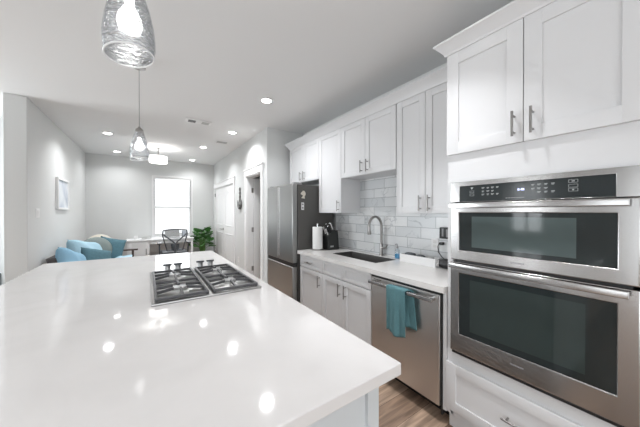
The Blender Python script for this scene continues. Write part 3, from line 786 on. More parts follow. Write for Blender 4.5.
# long white tray with scrubbing things
ty0, ty1, tx0, tx1 = 1.255, 1.63, 2.065, 2.165
m = MB().box(tx0, tx1, ty0, ty1, CT1 + 0.0005, CT1 + 0.006)
m.box(tx0, tx0 + 0.006, ty0, ty1, CT1 + 0.006, CT1 + 0.076).box(tx1 - 0.006, tx1, ty0, ty1, CT1 + 0.006, CT1 + 0.076)
m.box(tx0 + 0.006, tx1 - 0.006, ty0, ty0 + 0.006, CT1 + 0.006, CT1 + 0.076).box(tx0 + 0.006, tx1 - 0.006, ty1 - 0.006, ty1, CT1 + 0.006, CT1 + 0.076)
tag(m.build('counter_tray', M['white'], None, 0), 'long white open tray on the counter against the tiles, right of the soap', 'tray')
def lump(name, cx, cy, cz, a, b, c, m_, label, cat, group=None):
    t_ = bmesh.new(); bmesh.ops.create_icosphere(t_, subdivisions=3, radius=1)
    for v in t_.verts:
        n = v.co.normalized(); p = 0.55
        v.co = Vector((cx + a * math.copysign(abs(n.x) ** p, n.x), cy + b * math.copysign(abs(n.y) ** p, n.y), cz + c * math.copysign(abs(n.z) ** p, n.z)))
    mb = MB(); mb.merge(t_)
    return tag(mb.build(name, m_, None, 180), label, cat, group)
lump('scrub_pad', 2.115, 1.545, CT1 + 0.050, 0.036, 0.055, 0.043, M['sponge'], 'charcoal scrub pad at the end of the white tray nearest the soap', 'scrub pad')
lump('sponge', 2.115, 1.435, CT1 + 0.046, 0.034, 0.045, 0.039, M['sponge'], 'dark sponge in the middle of the white tray', 'sponge')
t = thing('scrub_brush', 'grey-handled brush lying in the right end of the white tray', 'brush', (2.115, 1.33, CT1 + 0.006))
MB().tube([(2.115, 1.375, CT1 + 0.062), (2.112, 1.34, CT1 + 0.066), (2.108, 1.295, CT1 + 0.076)], [0.010, 0.007, 0.008], 10).build('handle', M['grey_plastic'], t)
MB().lathe([(0, 0.0065), (0.020, 0.0065), (0.022, 0.035), (0.018, 0.056), (0, 0.056)], (2.115, 1.36, CT1), 18).build('bristles', M['sponge'], t)

# wall outlets, adapter and appliance beside the oven cabinet
def outlet(loc, axis, label, group):
    t_ = thing('power_outlet', label, 'outlet', loc, group)
    x, y, z = loc
    bevel(MB().box(x - 0.006, x, y - 0.037, y + 0.037, z - 0.058, z + 0.058).build('plate', M['white'], t_, 0), 0.003)
    for dz in (-0.028, 0.012):
        MB().box(x - 0.0085, x - 0.006, y - 0.016, y + 0.016, z + dz, z + dz + 0.026).build('socket', M['cab_in'], t_, 0)
    return t_
outlet((WX - 0.008, 1.345, 1.10), 'x', 'white wall outlet on the marble tiles near the oven cabinet', None)
outlet((HX, 5.28, 0.42), 'x', 'white wall outlet low on the hall wall between the two doors', None)
t = thing('power_adapter', 'black blocky power adapter plugged in high on the tiles beside the oven cabinet', 'adapter', (WX - 0.008, 1.20, 1.20))
MB().box(WX - 0.060, WX - 0.0085, 1.175, 1.275, 1.165, 1.265, 0.006).build('housing', M['black'], t)
MB().box(WX - 0.064, WX - 0.060, 1.19, 1.21, 1.18, 1.25).box(WX - 0.064, WX - 0.060, 1.235, 1.25, 1.185, 1.255).build('face_plate', M['grey_plastic'], t, 0)
cb = [(WX - 0.02, 1.275, 1.115), (WX - 0.045, 1.285, 1.12), (WX - 0.05, 1.295, 1.09), (WX - 0.055, 1.285, 1.04), (WX - 0.045, 1.26, 1.0), (WX - 0.03, 1.22, 0.965), (WX - 0.025, 1.17, 0.94), (WX - 0.025, 1.12, 0.920)]
t = thing('charging_cable', 'black power cord looping down the tiles beside the oven cabinet', 'cable', (WX - 0.03, 1.28, CT1))
MB().tube(cb, 0.004, 8).build('cable', M['black'], t)
MB().box(WX - 0.045, WX - 0.0085, 1.255, 1.285, 1.105, 1.130, 0.004).build('plug', M['black'], t)
t = thing('hand_blender', 'black and steel small appliance lying on the counter beside the oven cabinet', 'appliance', (2.10, 1.15, CT1))
MB().tube([(2.10, 1.235, CT1 + 0.043), (2.11, 1.20, CT1 + 0.044), (2.12, 1.10, CT1 + 0.044), (2.125, 1.0, CT1 + 0.042)], [0.030, 0.042, 0.042, 0.03], 20).build('motor_housing', M['black'], t)
MB().cyl((2.096, 1.25, CT1 + 0.043), (2.100, 1.233, CT1 + 0.043), 0.034, 0.034).build('steel_collar', M['chrome'], t)

# ------------------------------------------------------------------ island
ix0, ix1, iy0, iy1 = -0.808, 0.675, 0.525, 3.43
o = MB().box(ix0, ix1, iy0, iy1, 0.8755, 0.915).build('island_countertop', M['quartz'], None, 0)
bevel(o, 0.004, 3); tag(o, 'large glossy white quartz slab topping the kitchen island', 'countertop')
t = thing('kitchen_island', 'pale grey-white island base under the big white quartz slab', 'island', (0.1, 2.0, 0))
bx0, bx1, by0, by1 = -0.45, 0.635, 0.585, 3.39
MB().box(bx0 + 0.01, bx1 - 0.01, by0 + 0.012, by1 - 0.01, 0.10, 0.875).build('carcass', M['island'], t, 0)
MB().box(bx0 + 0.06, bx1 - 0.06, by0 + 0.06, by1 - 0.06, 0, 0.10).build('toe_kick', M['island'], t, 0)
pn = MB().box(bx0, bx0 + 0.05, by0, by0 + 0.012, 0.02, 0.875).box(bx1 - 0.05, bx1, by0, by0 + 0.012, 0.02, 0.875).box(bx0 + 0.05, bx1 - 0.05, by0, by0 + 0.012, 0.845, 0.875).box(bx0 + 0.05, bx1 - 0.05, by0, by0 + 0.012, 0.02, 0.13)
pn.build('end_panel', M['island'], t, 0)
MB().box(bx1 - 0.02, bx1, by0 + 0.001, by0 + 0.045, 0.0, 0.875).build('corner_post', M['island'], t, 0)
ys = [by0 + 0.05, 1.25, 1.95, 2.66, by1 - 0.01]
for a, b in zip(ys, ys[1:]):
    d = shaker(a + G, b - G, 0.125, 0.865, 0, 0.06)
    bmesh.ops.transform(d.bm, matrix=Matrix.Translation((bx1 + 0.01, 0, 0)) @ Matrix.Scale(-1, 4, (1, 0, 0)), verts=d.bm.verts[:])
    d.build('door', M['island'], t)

# cooktop -------------------------------------------------------------------
kx0, kx1, ky0, ky1 = 0.015, 0.603, 1.550, 2.410
t = thing('gas_cooktop', 'stainless gas cooktop with black cast-iron grates set into the island', 'cooktop', ((kx0 + kx1) / 2, (ky0 + ky1) / 2, 0.915))
m = MB().box(kx0, kx1, ky0, ky1, 0.9155, 0.926, 0.003)
m.build('base_plate', M['cook_steel'], t)
xm = (kx0 + kx1) / 2
def grate(x0, x1, y0, y1):
    g = MB(); zb, zt, w = 0.929, 0.946, 0.007
    g.box(x0, x0 + 2 * w, y0, y1, zb, zt, 0.003).box(x1 - 2 * w, x1, y0, y1, zb, zt, 0.003)
    g.box(x0 + w, x1 - w, y0, y0 + 2 * w, zb, zt, 0.003).box(x0 + w, x1 - w, y1 - 2 * w, y1, zb, zt, 0.003)
    yc = (y0 + y1) / 2; xc = (x0 + x1) / 2
    g.box(x0 + w, x1 - w, yc - w, yc + w, zb, zt, 0.003)
    for (cy, a, b) in (((y0 + yc) / 2, y0, yc), ((yc + y1) / 2, yc, y1)):
        # fingers reaching in towards the burner
        for s_ in (-1, 1):
            xe = x0 if s_ < 0 else x1
            for oy in (-0.055, 0.055):
                g.prism([(xe - s_ * 0.005, cy + oy - 0.006, zb), (xe - s_ * 0.005, cy + oy + 0.006, zb), (xc + s_ * 0.035, cy + oy * 0.6 + 0.005, zt - 0.006), (xc + s_ * 0.035, cy + oy * 0.6 - 0.005, zt - 0.006)], (0, 0, 0.016))
        for yy, d in ((a, 1), (b, -1)):
            g.prism([(xc - 0.006, yy + d * 0.005, zb), (xc + 0.006, yy + d * 0.005, zb), (xc + 0.005, cy - d * 0.045, zt - 0.006), (xc - 0.005, cy - d * 0.045, zt - 0.006)], (0, 0, 0.016))
    for fx in (x0 + w, x1 - w):
        for fy in (y0 + w, yc, y1 - w): g.cyl((fx, fy, 0.923), (fx, fy, zb + 0.002), 0.008, n=10)
    return g.build('grate', M['iron'], t)
gy0, gy1 = ky0 + 0.030, 2.320
grate(kx0 + 0.014, xm - 0.012, gy0, gy1)
grate(xm + 0.012, kx1 - 0.014, gy0, gy1)
yq = (gy0 + gy1) / 2
for bx_ in ((kx0 + 0.014 + xm - 0.012) / 2, (xm + 0.012 + kx1 - 0.014) / 2):
    for by_ in ((gy0 + yq) / 2, (yq + gy1) / 2):
        bo = MB().lathe([(0, 0.0), (0.078, 0.0), (0.072, 0.004), (0.045, 0.005), (0.045, 0.014), (0, 0.014)], (bx_, by_, 0.924), 32).build('burner', M['burner'], t)
        MB().lathe([(0, 0.0145), (0.038, 0.0145), (0.040, 0.018), (0.036, 0.023), (0, 0.024)], (bx_, by_, 0.924), 32).build('burner_cap', M['knob'], bo)
for xk in (0.132, 0.206, 0.372, 0.452):
    kb = MB().lathe([(0, 0), (0.024, 0), (0.023, 0.006), (0.021, 0.010), (0.021, 0.048), (0, 0.048)], (xk, 2.370, 0.924), 24).build('knob', M['knob'], t)
    MB().box(xk - 0.030, xk + 0.030, 2.370 - 0.009, 2.370 + 0.009, 0.970, 0.984, 0.003).build('grip', M['chair_frame'], kb)

# ------------------------------------------------------------------ ceiling lights
def can_light():
    t_ = thing('recessed_light', '', 'ceiling light', (0, 0, CZ), 'round recessed ceiling lights')
    MB().lathe([(0.0565, -0.001), (0.082, -0.001), (0.085, -0.004), (0.080, -0.008), (0.0565, -0.006)], (0, 0, CZ), 36, True).build('trim_ring', M['white'], t_)
    MB().lathe([(0, -0.0045), (0.056, -0.0045), (0.056, -0.001), (0, -0.001)], (0, 0, CZ), 36).build('lens', M['lens'], t_)
    d = bpy.data.lights.new('lamp', 'AREA'); d.shape = 'DISK'; d.size = 0.12; d.energy = CAN_POWER; d.color = (0.975, 0.985, 1.0); d.spread = R(138)
    l = bpy.data.objects.new('lamp', d); COL.objects.link(l); l.parent = t_; l.location = (0, 0, -0.012)
    return t_
proto = can_light()
cans = [((1.185, 2.88), 'round recessed ceiling light in front of the wall cabinets, over the aisle by the sink'),
        ((1.185, 4.36), 'round recessed ceiling light near the open door in the hall wall'),
        ((0.955, 5.68), 'round recessed ceiling light near the double hall door, short of the far one'),
        ((0.955, 7.22), 'round recessed ceiling light next to the far wall, above right of the window'),
        ((-0.553, 5.58), 'round recessed ceiling light on the left, above the sofa'),
        ((-0.553, 7.16), 'round recessed ceiling light on the left next to the far wall corner'),
        ((1.16, 0.86), 'round recessed ceiling light over the aisle facing the ovens, out of frame'),
        ((0.75, -1.8), 'added round recessed ceiling light behind the camera over the aisle, unseen'),  # this can and those below are unseen, added to light the room
        ((-1.6, 1.3), 'added round recessed ceiling light over the open side of the island, out of frame'),
        ((-1.6, -0.6), 'added round recessed ceiling light behind the camera by the glass door, unseen')]
for i, ((x, y), lab) in enumerate(cans):
    o = proto if i == 0 else copy_tree(proto)
    o.location = (x, y, CZ); o['label'] = lab
    for c in o.children:
        if c.type == 'LIGHT':
            c.data = c.data.copy()
            if 'facing the ovens' in lab: c.data.energy = 4.0; c.data.spread = R(85)
            if 'far wall' in lab: c.data.energy = 4.0
            if 'by the sink' in lab: c.data.energy = 8.5
            if 'above the sofa' in lab or 'double hall door' in lab: c.data.energy = 8.0

# pendants
def pendant():
    t_ = thing('pendant_light', '', 'pendant light', (0, 0, 0), 'glass pendant lights over the island')
    # origin at the middle of the rim
    prof = [(0.068, 0.0), (0.0715, 0.03), (0.072, 0.06), (0.067, 0.11), (0.056, 0.16), (0.042, 0.205), (0.030, 0.235)]
    inner = [(r - 0.0035, z + 0.0005) for r, z in prof[::-1]]
    m_ = MB(); n = 56
    P = prof + inner
    rings = []
    for r, z_ in P:
        ring_ = []
        for k in range(n):
            a = 2 * PI * k / n
            tilt = 0.010 * math.cos(a + 0.6) * max(0, 1 - z_ / 0.08)
            w = 1 + 0.008 * math.sin(5 * a + z_ * 60)
            ring_.append(m_.bm.verts.new((r * w * math.cos(a), r * w * math.sin(a), z_ + tilt)))
        rings.append(ring_)
    for i in range(len(rings)):
        A, B = rings[i], rings[(i + 1) % len(rings)]
        for k in range(n): m_.bm.faces.new((A[k], A[(k + 1) % n], B[(k + 1) % n], B[k]))
    m_.build('shade', M['shade'], t_, 60)
    MB().tube([(0.0675 * math.cos(2 * PI * k / 40), 0.0675 * math.sin(2 * PI * k / 40), -0.001 + 0.010 * math.cos(2 * PI * k / 40 + 0.6)) for k in range(41)], 0.0028, 8).build('rim', M['rim'], t_)
    MB().lathe([(0, 0.225), (0.030, 0.225), (0.034, 0.232), (0.030, 0.258), (0.014, 0.272), (0.006, 0.285), (0, 0.285)], n=24).build('cap', M['nickel'], t_)
    MB().cyl((0, 0, 0.19), (0, 0, 0.226), 0.016).build('socket', M['nickel'], t_)
    b_ = MB().lathe([(0, 0.070), (0.014, 0.073), (0.030, 0.084), (0.036, 0.104), (0.032, 0.128), (0.020, 0.150), (0.013, 0.165), (0.013, 0.192), (0, 0.192)], n=24).build('bulb', M['bulb'], t_)
    return t_
pp = pendant()
PEND = [((-0.047, 1.06, 1.924), 'large-looking crinkled glass pendant light hanging nearest, over the near half of the island'),
        ((-0.057, 2.76, 1.872), 'crinkled glass pendant light hanging over the far half of the island')]
for i, (loc, lab) in enumerate(PEND):
    o = pp if i == 0 else copy_tree(pp)
    o.location = loc; o['label'] = lab
    MB().cyl((loc[0], loc[1], loc[2] + 0.28), (loc[0], loc[1], CZ - 0.02), 0.0022, n=8).build('cord', M['grey_plastic'], o)
    MB().lathe([(0, -0.001), (0.05, -0.001), (0.048, -0.014), (0.01, -0.020), (0, -0.020)], (loc[0], loc[1], CZ), 28).build('ceiling_canopy', M['nickel'], o)

# semi-flush drum lamp
dx_, dy_ = 0.19, 6.25
t = thing('drum_ceiling_lamp', 'glowing white drum ceiling lamp on a short stem in front of the window', 'ceiling light', (dx_, dy_, CZ))
MB().lathe([(0, -0.001), (0.065, -0.001), (0.065, -0.02), (0, -0.024)], (dx_, dy_, CZ), 28).cyl((dx_, dy_, CZ - 0.02), (dx_, dy_, CZ - 0.185), 0.010, n=10).build('stem', M['nickel'], t)
MB().lathe([(0.0, -0.315), (0.160, -0.315), (0.162, -0.311), (0.162, -0.185), (0.158, -0.185), (0.156, -0.307), (0.0, -0.307)], (dx_, dy_, CZ), 44).build('shade', M['drum'], t)
MB().cyl((dx_ - 0.158, dy_, CZ - 0.19), (dx_ + 0.158, dy_, CZ - 0.19), 0.004, n=8).cyl((dx_, dy_ - 0.158, CZ - 0.19), (dx_, dy_ + 0.158, CZ - 0.19), 0.004, n=8).build('spider_arms', M['nickel'], t)
d = bpy.data.lights.new('lamp', 'POINT'); d.energy = 3; d.shadow_soft_size = 0.06
l = bpy.data.objects.new('lamp', d); COL.objects.link(l); l.parent = t; l.location = (0, 0, -0.25)

# ceiling vents
t = thing('air_vent', 'white rectangular ceiling vent with two dark slotted ends, nearer over the island', 'vent', (0.63, 4.11, CZ))
MB().box(0.455, 0.805, 4.03, 4.19, CZ - 0.014, CZ - 0.0005, 0.004).build('frame', M['white'], t)
for a, b, mm in ((0.49, 0.59, 'vent_dark'), (0.67, 0.77, 'vent_grey')):
    MB().box(a, b, 4.06, 4.16, CZ - 0.0155, CZ - 0.0135).build('slots', M[mm], t, 0)
s_ = MB()
for k in range(3): s_.box(0.49, 0.77, 4.083 + 0.026 * k, 4.086 + 0.026 * k, CZ - 0.0165, CZ - 0.0155)
s_.build('louvers', M['white'], t, 0)
t = thing('air_vent', 'small grey square ceiling vent farther back, near the hall wall', 'vent', (1.18, 5.06, CZ))
MB().box(1.07, 1.29, 4.98, 5.14, CZ - 0.008, CZ - 0.0005, 0.002).build('frame', M['ceiling'], t)
s_ = MB()
for k in range(5): s_.box(1.09, 1.27, 5.0 + 0.026 * k, 5.014 + 0.026 * k, CZ - 0.011, CZ - 0.008)
s_.build('louvers', M['vent_grey'], t, 0)

# ------------------------------------------------------------------ living end: wall things
t = thing('picture_frame', 'white framed pale blue-grey print on the left wall above the sofa', 'picture', (LX, 5.80, 1.69))
py0, py1, pz0, pz1 = 5.42, 6.06, 1.445, 1.935
fr = MB().box(LX + 0.0005, LX + 0.035, py0, py0 + 0.03, pz0, pz1).box(LX + 0.0005, LX + 0.035, py1 - 0.03, py1, pz0, pz1).box(LX + 0.0005, LX + 0.035, py0 + 0.03, py1 - 0.03, pz0, pz0 + 0.03).box(LX + 0.0005, LX + 0.035, py0 + 0.03, py1 - 0.03, pz1 - 0.03, pz1)
fr.build('frame', M['white'], t, 0)
MB().box(LX + 0.001, LX + 0.018, py0 + 0.03, py1 - 0.03, pz0 + 0.03, pz1 - 0.03).build('print', M['art'], t, 0)
t = thing('light_switch', 'white double light switch on the left wall near its end', 'light switch', (LX, 4.66, 1.39))
bevel(MB().box(LX + 0.0005, LX + 0.007, 4.60, 4.72, 1.332, 1.448).build('plate', M['white'], t, 0), 0.002)
for yy in (4.625, 4.668): MB().box(LX + 0.007, LX + 0.011, yy, yy + 0.030, 1.358, 1.422).build('rocker', M['white'], t, 0)

# anchor-like metal ornament
ay, az = 5.16, 1.50
t = thing('hanging_ornament', 'dark pewter hanging ornament with a curved hook end, between the hall doors', 'ornament', (HX, ay, az))
m = MB()
for k in range(3): 
    zc = az + 0.36 - 0.075 * k; r = 0.028
    m.tube([(HX - 0.012, ay + r * math.cos(a), zc + 1.25 * r * math.sin(a)) for a in [2 * PI * j / 14 for j in range(15)]], 0.010, 8)
m.tube([(HX - 0.012, ay, az + 0.19), (HX - 0.014, ay, az + 0.02)], 0.014, 10)
m.build('chain_shank', M['pewter'], t)
m = MB(); pts = [(HX - 0.02, ay + 0.11 * math.cos(a), az + 0.10 + 0.12 * math.sin(a)) for a in [PI + PI * j / 14 for j in range(15)]]
m.tube(pts, [0.010 + 0.014 * math.sin(PI * j / 14) for j in range(15)], 10)
m.cyl((HX - 0.018, ay + 0.11, az + 0.09), (HX - 0.018, ay + 0.115, az + 0.15), 0.014, 0.004).cyl((HX - 0.018, ay - 0.11, az + 0.09), (HX - 0.018, ay - 0.115, az + 0.15), 0.014, 0.004)
m.build('hook', M['pewter'], t)
MB().lathe([(0, -0.014), (0.055, -0.010), (0.07, 0.0), (0.055, 0.012), (0, 0.02)], (0, 0, 0), 20).bm.free()
m = MB().box(HX - 0.02, HX - 0.004, ay - 0.06, ay + 0.06, az + 0.055, az + 0.11, 0.006); m.build('shell_plate', M['vent_grey'], t)

# ------------------------------------------------------------------ desk, chair, plant
t = thing('desk', 'white writing desk with a paneled door pedestal under the window', 'desk', (0.28, 7.36, 0))
dx0, dx1, dy0, dy1 = -0.41, 0.97, 7.06, 7.64
MB().box(dx0, dx1, dy0, dy1, 0.735, 0.765, 0.004).build('desktop', M['white'], t)
MB().box(dx0 + 0.03, 0.04, dy0 + 0.04, dy1 - 0.02, 0.06, 0.734).build('pedestal', M['white'], t, 0)
d = MB()
d.box(dx0 + 0.06, 0.00, dy0 + 0.022, dy0 + 0.039, 0.10, 0.70)
dr = MB()
rl = 0.05; a0, a1, z0, z1 = dx0 + 0.06, 0.0, 0.10, 0.70
dr.box(a0, a0 + rl, dy0 + 0.018, dy0 + 0.039, z0, z1, 0.001).box(a1 - rl, a1, dy0 + 0.018, dy0 + 0.039, z0, z1, 0.001).box(a0 + rl, a1 - rl, dy0 + 0.018, dy0 + 0.039, z0, z0 + rl).box(a0 + rl, a1 - rl, dy0 + 0.018, dy0 + 0.039, z1 - rl, z1).box(a0 + rl, a1 - rl, dy0 + 0.028, dy0 + 0.039, z0 + rl, z1 - rl)
d.bm.free()
dr = dr.build('door', M['white'], t)
MB().box(-0.032, -0.018, dy0 + 0.0, dy0 + 0.018, 0.42, 0.56, 0.003).build('handle', M['pewter'], dr)
MB().box(0.05, dx1 - 0.06, dy0 + 0.03, dy0 + 0.05, 0.66, 0.734).build('apron', M['white'], t, 0)
for (lx, ly) in ((dx1 - 0.07, dy0 + 0.03), (dx1 - 0.07, dy1 - 0.07)): MB().box(lx, lx + 0.05, ly, ly + 0.05, 0, 0.734).build('leg', M['white'], t, 0)
MB().box(0.05, dx1 - 0.07, dy1 - 0.04, dy1 - 0.02, 0.40, 0.734).build('modesty_panel', M['white'], t, 0)
# on the desk
tag(bevel(MB().box(-0.26, -0.19, 7.25, 7.32, 0.7655, 0.85).build('storage_box', M['white'], None, 0), 0.006), 'small white box on the left of the desk', 'box')
t = thing('desk_dish', 'low grey domed dish on the desk beside the small white box', 'dish', (-0.02, 7.24, 0.7655))
MB().lathe([(0, 0.0005), (0.10, 0.0005), (0.105, 0.012), (0, 0.012)], (-0.02, 7.24, 0.7655), 28).build('base', M['white'], t)
MB().lathe([(0.095, 0.0125), (0.085, 0.035), (0.055, 0.050), (0, 0.055)], (-0.02, 7.24, 0.7655), 28).build('dome', M['vent_grey'], t)
t = thing('photo_stand', 'small dark standing photo frame on the desk in front of the window', 'picture', (0.80, 7.45, 0.7655))
MB().box(0.74, 0.86, 7.45, 7.465, 0.766, 0.92).build('frame', M['chair_frame'], t, 0)
MB().box(0.752, 0.848, 7.448, 7.45, 0.778, 0.908).build('print', M['art'], t, 0)
t = thing('laptop', 'open pale grey laptop on the desk behind the office chair', 'laptop', (0.52, 7.30, 0.7655))
MB().box(0.36, 0.68, 7.22, 7.42, 0.7660, 0.780, 0.003).build('keyboard_base', M['vent_grey'], t)
MB().prism([(0.36, 7.425, 0.781), (0.36, 7.435, 0.781), (0.36, 7.485, 0.965), (0.36, 7.475, 0.965)], (0.32, 0, 0)).build('screen', M['vent_grey'], t, 0)

# office chair (back towards the camera)
ox, oy = 0.50, 6.42
t = thing('office_chair', 'dark grey office chair with an open mesh back, pulled up to the white desk', 'office chair', (ox, oy, 0))
def bk(u, v):        # mesh back, u across -1..1, v up 0..1, curved
    w = 0.15 + 0.085 * min(1, v * 1.35) - 0.02 * max(0, v - 0.8) * 5 * 0.4
    zc = 0.56 + 0.47 * v - 0.025 * u * u * (v > 0.5) * (v - 0.5) * 2
    return Vector((ox + u * w, oy - 0.02 - 0.05 * v + 0.04 * (1 - u * u) * -1, zc))
loop = [bk(-1 + 2 * k / 10, 1) for k in range(11)] + [bk(1, 1 - k / 10) for k in range(1, 11)] + [bk(1 - 2 * k / 10, 0) for k in range(1, 11)] + [bk(-1, k / 10) for k in range(1, 11)]
bf = MB().tube(loop, 0.013, 8)
bf.tube([bk(-0.93, 0.80), bk(-0.5, 0.55), bk(0, 0.34)], 0.014, 8).tube([bk(0.93, 0.80), bk(0.5, 0.55), bk(0, 0.34)], 0.014, 8).tube([bk(0, 0.36), bk(0, 0.0) + Vector((0, -0.02, -0.08)), Vector((ox, oy + 0.12, 0.44))], 0.024, 8)
bf.build('back_frame', M['chair_frame'], t)
MB().grid(lambda a, b: bk(-1 + 2 * a, b), 12, 12).build('back_mesh', M['mesh'], t, 180)
MB().grid(lambda a, b: bk((-0.45 + 0.9 * a), 0.02 + 0.30 * b) + Vector((0, 0.015, 0)), 6, 4).build('lumbar_pad', M['chair_frame'], t, 180)
def seat_pt(a, b): pass
st = MB().box(ox - 0.25, ox + 0.25, oy + 0.0, oy + 0.47, 0.46, 0.53, 0.03, 4); st.build('seat', M['chair_frame'], t)
for s_ in (-1, 1):
    MB().tube([(ox + s_ * 0.20, oy + 0.22, 0.46), (ox + s_ * 0.275, oy + 0.20, 0.47), (ox + s_ * 0.285, oy + 0.17, 0.70)], [0.018, 0.018, 0.016], 10).box(ox + s_ * 0.285 - 0.04, ox + s_ * 0.285 + 0.04, oy + 0.02, oy + 0.29, 0.70, 0.73, 0.010, 3).build('armrest', M['chair_frame'], t)
MB().cyl((ox, oy + 0.22, 0.46), (ox, oy + 0.22, 0.10), 0.028).build('gas_column', M['black'], t)
for k in range(5):
    a = 2 * PI * k / 5 + 0.3
    e_ = Vector((ox + 0.29 * math.cos(a), oy + 0.22 + 0.29 * math.sin(a), 0.075))
    lg = MB().tube([(ox, oy + 0.22, 0.12), tuple(e_)], [0.03, 0.018], 10).build('leg', M['chair_frame'], t)
    MB().cyl((e_.x - 0.012 * math.sin(a), e_.y + 0.012 * math.cos(a), 0.030), (e_.x + 0.012 * math.sin(a), e_.y - 0.012 * math.cos(a), 0.030), 0.03, n=16).cyl((e_.x, e_.y, 0.03), tuple(e_), 0.008, n=8).build('caster', M['black'], lg)

# plant
gx, gy = 1.20, 7.30
t = thing('potted_plant', 'green broad-leaved potted plant in the corner between desk and hall door', 'plant', (gx, gy, 0))
MB().lathe([(0, 0.001), (0.12, 0.001), (0.15, 0.30), (0.155, 0.34), (0.145, 0.34), (0.135, 0.29), (0, 0.29)], (gx, gy, 0), 32).build('pot', M['pot'], t)
MB().lathe([(0, 0.315), (0.138, 0.305), (0.136, 0.291), (0, 0.291)], (gx, gy, 0), 28).build('soil', M['soil'], t)
def leaf(base, tip, width, roll):
    # heart-shaped split leaf blade from base to tip
    base = Vector(base); tip = Vector(tip); ax = (tip - base); L = ax.length; ax.normalize()
    side = ax.cross(Vector((0, 0, 1))).normalized(); side = Matrix.Rotation(roll, 3, ax) @ side; nrm = side.cross(ax)
    m_ = MB(); n = 9; rowsL = []; rowsR = []; mid = []
    for i in range(n + 1):
        s = i / n
        w = width * (math.sin(PI * min(1, (s + 0.10) / 1.10)) ** 0.6) * (1 - 0.35 * s) if i < n else 0.002
        back = -0.10 * L * (1 - s) ** 3
        droop = -0.16 * L * s * s
        c = base + ax * (L * s) + Vector((0, 0, droop))
        cut = 0.62 if i % 3 == 2 and i < n - 1 else 1.0
        mid.append(m_.bm.verts.new(c))
        rowsL.append((m_.bm.verts.new(c + side * w * 0.5 + nrm * w * 0.10 + ax * back), m_.bm.verts.new(c + side * w * cut + nrm * w * 0.05 + ax * back * 2)))
        rowsR.append((m_.bm.verts.new(c - side * w * 0.5 + nrm * w * 0.10 + ax * back), m_.bm.verts.new(c - side * w * cut + nrm * w * 0.05 + ax * back * 2)))
    for i in range(n):
        for rows in (rowsL, rowsR):
            m_.bm.faces.new((mid[i], mid[i + 1], rows[i + 1][0], rows[i][0])); m_.bm.faces.new((rows[i][0], rows[i + 1][0], rows[i + 1][1], rows[i][1]))
    return m_
for i in range(40):
    a = i * 2.39996; el = ((i * 11) % 40) / 40
    r_ = 0.05 + 0.12 * (1 - el * 0.6)
    top = Vector((gx + r_ * math.cos(a), gy + 0.8 * r_ * math.sin(a), 0.50 + 0.44 * el))
    sm = MB().tube([(gx + 0.04 * math.cos(a), gy + 0.04 * math.sin(a), 0.30), (gx + 0.5 * r_ * math.cos(a), gy + 0.4 * r_ * math.sin(a), 0.30 + 0.75 * (top.z - 0.30)), tuple(top)], [0.006, 0.005, 0.004], 6).build('stem', M['stem'], t)
    d_ = Vector((math.cos(a), math.sin(a), 0.75 - 0.7 * (1 - el)))
    if top.x + d_.x * 0.2 > 1.50: d_.x *= 0.45
    if top.x + d_.x * 0.2 < 1.02: d_.x *= 0.5
    if top.y + d_.y * 0.2 > 7.60: d_.y *= 0.4
    leaf(top, top + d_.normalized() * (0.17 + 0.05 * random.random()), 0.10 + 0.02 * random.random(), random.uniform(-0.7, 0.7)).build('leaf', M['leaf'], sm, 180)

# ------------------------------------------------------------------ sofa and pillows
sy0, sy1 = 4.78, 6.72
t = thing('sofa', 'charcoal sofa with dark wooden arms standing along the left wall', 'sofa', (-0.75, 5.75, 0))
MB().box(-1.05, -0.28, sy0 + 0.04, sy1 - 0.04, 0.24, 0.46, 0.03, 3).build('seat', M['sofa'], t)
MB().prism([(-1.00, sy0, 0.40), (-0.86, sy0, 0.40), (-1.02, sy0, 0.78), (-1.11, sy0, 0.78)], (0, sy1 - sy0, 0)).build('backrest', M['sofa'], t, 0)
bevel(t.children[-1], 0.02, 3)
for y0 in (sy0 - 0.04, sy1 - 0.03):
    ar = MB().box(-1.05, -0.17, y0, y0 + 0.07, 0.585, 0.615, 0.008)
    ar.box(-0.28, -0.24, y0 + 0.01, y0 + 0.06, 0.10, 0.587).box(-1.05, -1.0, y0 + 0.01, y0 + 0.06, 0.10, 0.587)
    ar.build('armrest', M['dark_wood'], t, 30)
for x_, y_ in ((-0.33, sy0 + 0.05), (-0.33, sy1 - 0.10), (-1.02, sy0 + 0.05), (-1.02, sy1 - 0.10)):
    MB().box(x_, x_ + 0.05, y_, y_ + 0.05, 0, 0.245).build('leg', M['dark_wood'], t, 0)

def pillow(name, c, w, h, th, rot, m_, label, group='pillows on the sofa', puff=0.45, wob=0.0):
    mb = MB(); n = 18
    for s_ in (-1, 1):
        def fn(a, b):
            u = 2 * a - 1; v = 2 * b - 1
            k = max(0, (1 - u ** 4) * (1 - v ** 4)) ** puff
            pin = 1 - 0.07 * (1 - v * v) ; pin2 = 1 - 0.07 * (1 - u * u)
            wr = wob * math.sin(5 * u + 3 * v) * k
            return Vector((u * w / 2 * pin, s_ * th / 2 * k + wr, v * h / 2 * pin2))
        mb.grid(fn, n, n)
    bmesh.ops.remove_doubles(mb.bm, verts=mb.bm.verts[:], dist=1e-4)
    o_ = mb.build(name, m_, None, 180)
    o_.location = c; o_.rotation_euler = rot
    return tag(o_, label, 'pillow', group)
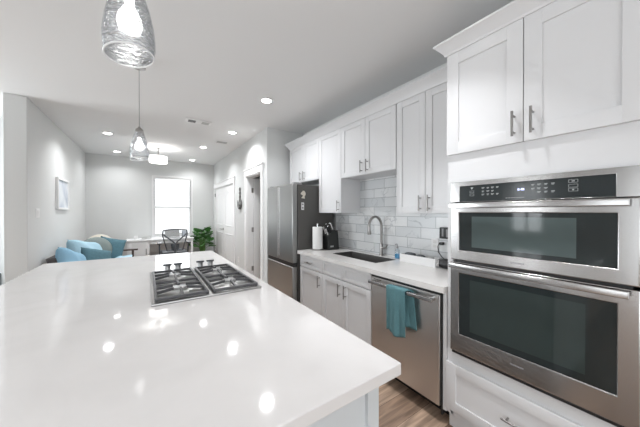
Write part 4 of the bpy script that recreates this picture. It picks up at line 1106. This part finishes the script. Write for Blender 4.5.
# local x = width, y = thickness, z = height; first rotation z=90deg turns width along the wall
pillow('pillow', (-0.885, 4.95, 0.665), 0.48, 0.40, 0.20, (R(-22), R(24), R(68)), M['blue'], 'light blue pillow at the near end of the sofa, by the charcoal backrest end', wob=0.01)
pillow('pillow', (-0.84, 5.70, 0.70), 0.66, 0.46, 0.24, (R(-24), R(12), R(66)), M['pale_blue'], 'large pale blue pillow heaped in the middle of the sofa back', wob=0.015)
pillow('pillow', (-0.68, 5.42, 0.645), 0.46, 0.34, 0.16, (R(-24), R(16), R(40)), M['teal_pillow'], 'teal pillow lying forward, the nearer of the two teal pillows')
pillow('pillow', (-0.575, 6.27, 0.69), 0.42, 0.44, 0.16, (R(-14), R(16), R(18)), M['teal_pillow'], 'upright teal pillow at the far end of the sofa, against the arm')
def round_cushion(c, r, th, rot, m_, label):
    mb = MB().lathe([(0, -th / 2), (r * 0.6, -th / 2 * 0.92), (r * 0.9, -th / 2 * 0.55), (r, 0), (r * 0.9, th / 2 * 0.55), (r * 0.6, th / 2 * 0.92), (0, th / 2)], n=40)
    o_ = mb.build('round_cushion', m_, None, 180); o_.location = c; o_.rotation_euler = rot
    return tag(o_, label, 'cushion', 'round cushions on the sofa')
round_cushion((-0.77, 6.08, 0.715), 0.235, 0.12, (R(80), 0, R(20)), M['sage'], 'grey-green round cushion behind the large pale blue pillow')
round_cushion((-0.765, 6.46, 0.735), 0.235, 0.10, (R(82), 0, R(18)), M['cream'], 'cream round cushion showing only its rim behind the grey-green one')
bm_ = MB().grid(lambda a, b: Vector((-0.62 + 0.36 * a, 5.60 + 0.95 * b, 0.492 + 0.050 * math.exp(-((a - 0.6) ** 2 + (b - 0.6) ** 2) * 8) + 0.012 * math.sin(9 * a + 6 * b))), 16, 24)
o = bm_.build('throw_blanket', M['pale_blue'], None, 180); solidify(o, 0.02, 0)
tag(o, 'pale blue throw blanket spread on the sofa seat near the wooden arm', 'blanket')

# ottoman in the entry
t = thing('ottoman', 'dark grey ottoman standing in the entry at the left edge', 'ottoman', (-1.95, 5.05, 0))
MB().box(-2.3, -1.66, 4.82, 5.36, 0.12, 0.57, 0.03, 3).build('cushion', M['ottoman'], t)
for a in (-2.26, -1.75):
    for b in (4.86, 5.28): MB().box(a, a + 0.04, b, b + 0.04, 0, 0.125).build('leg', M['dark_wood'], t, 0)
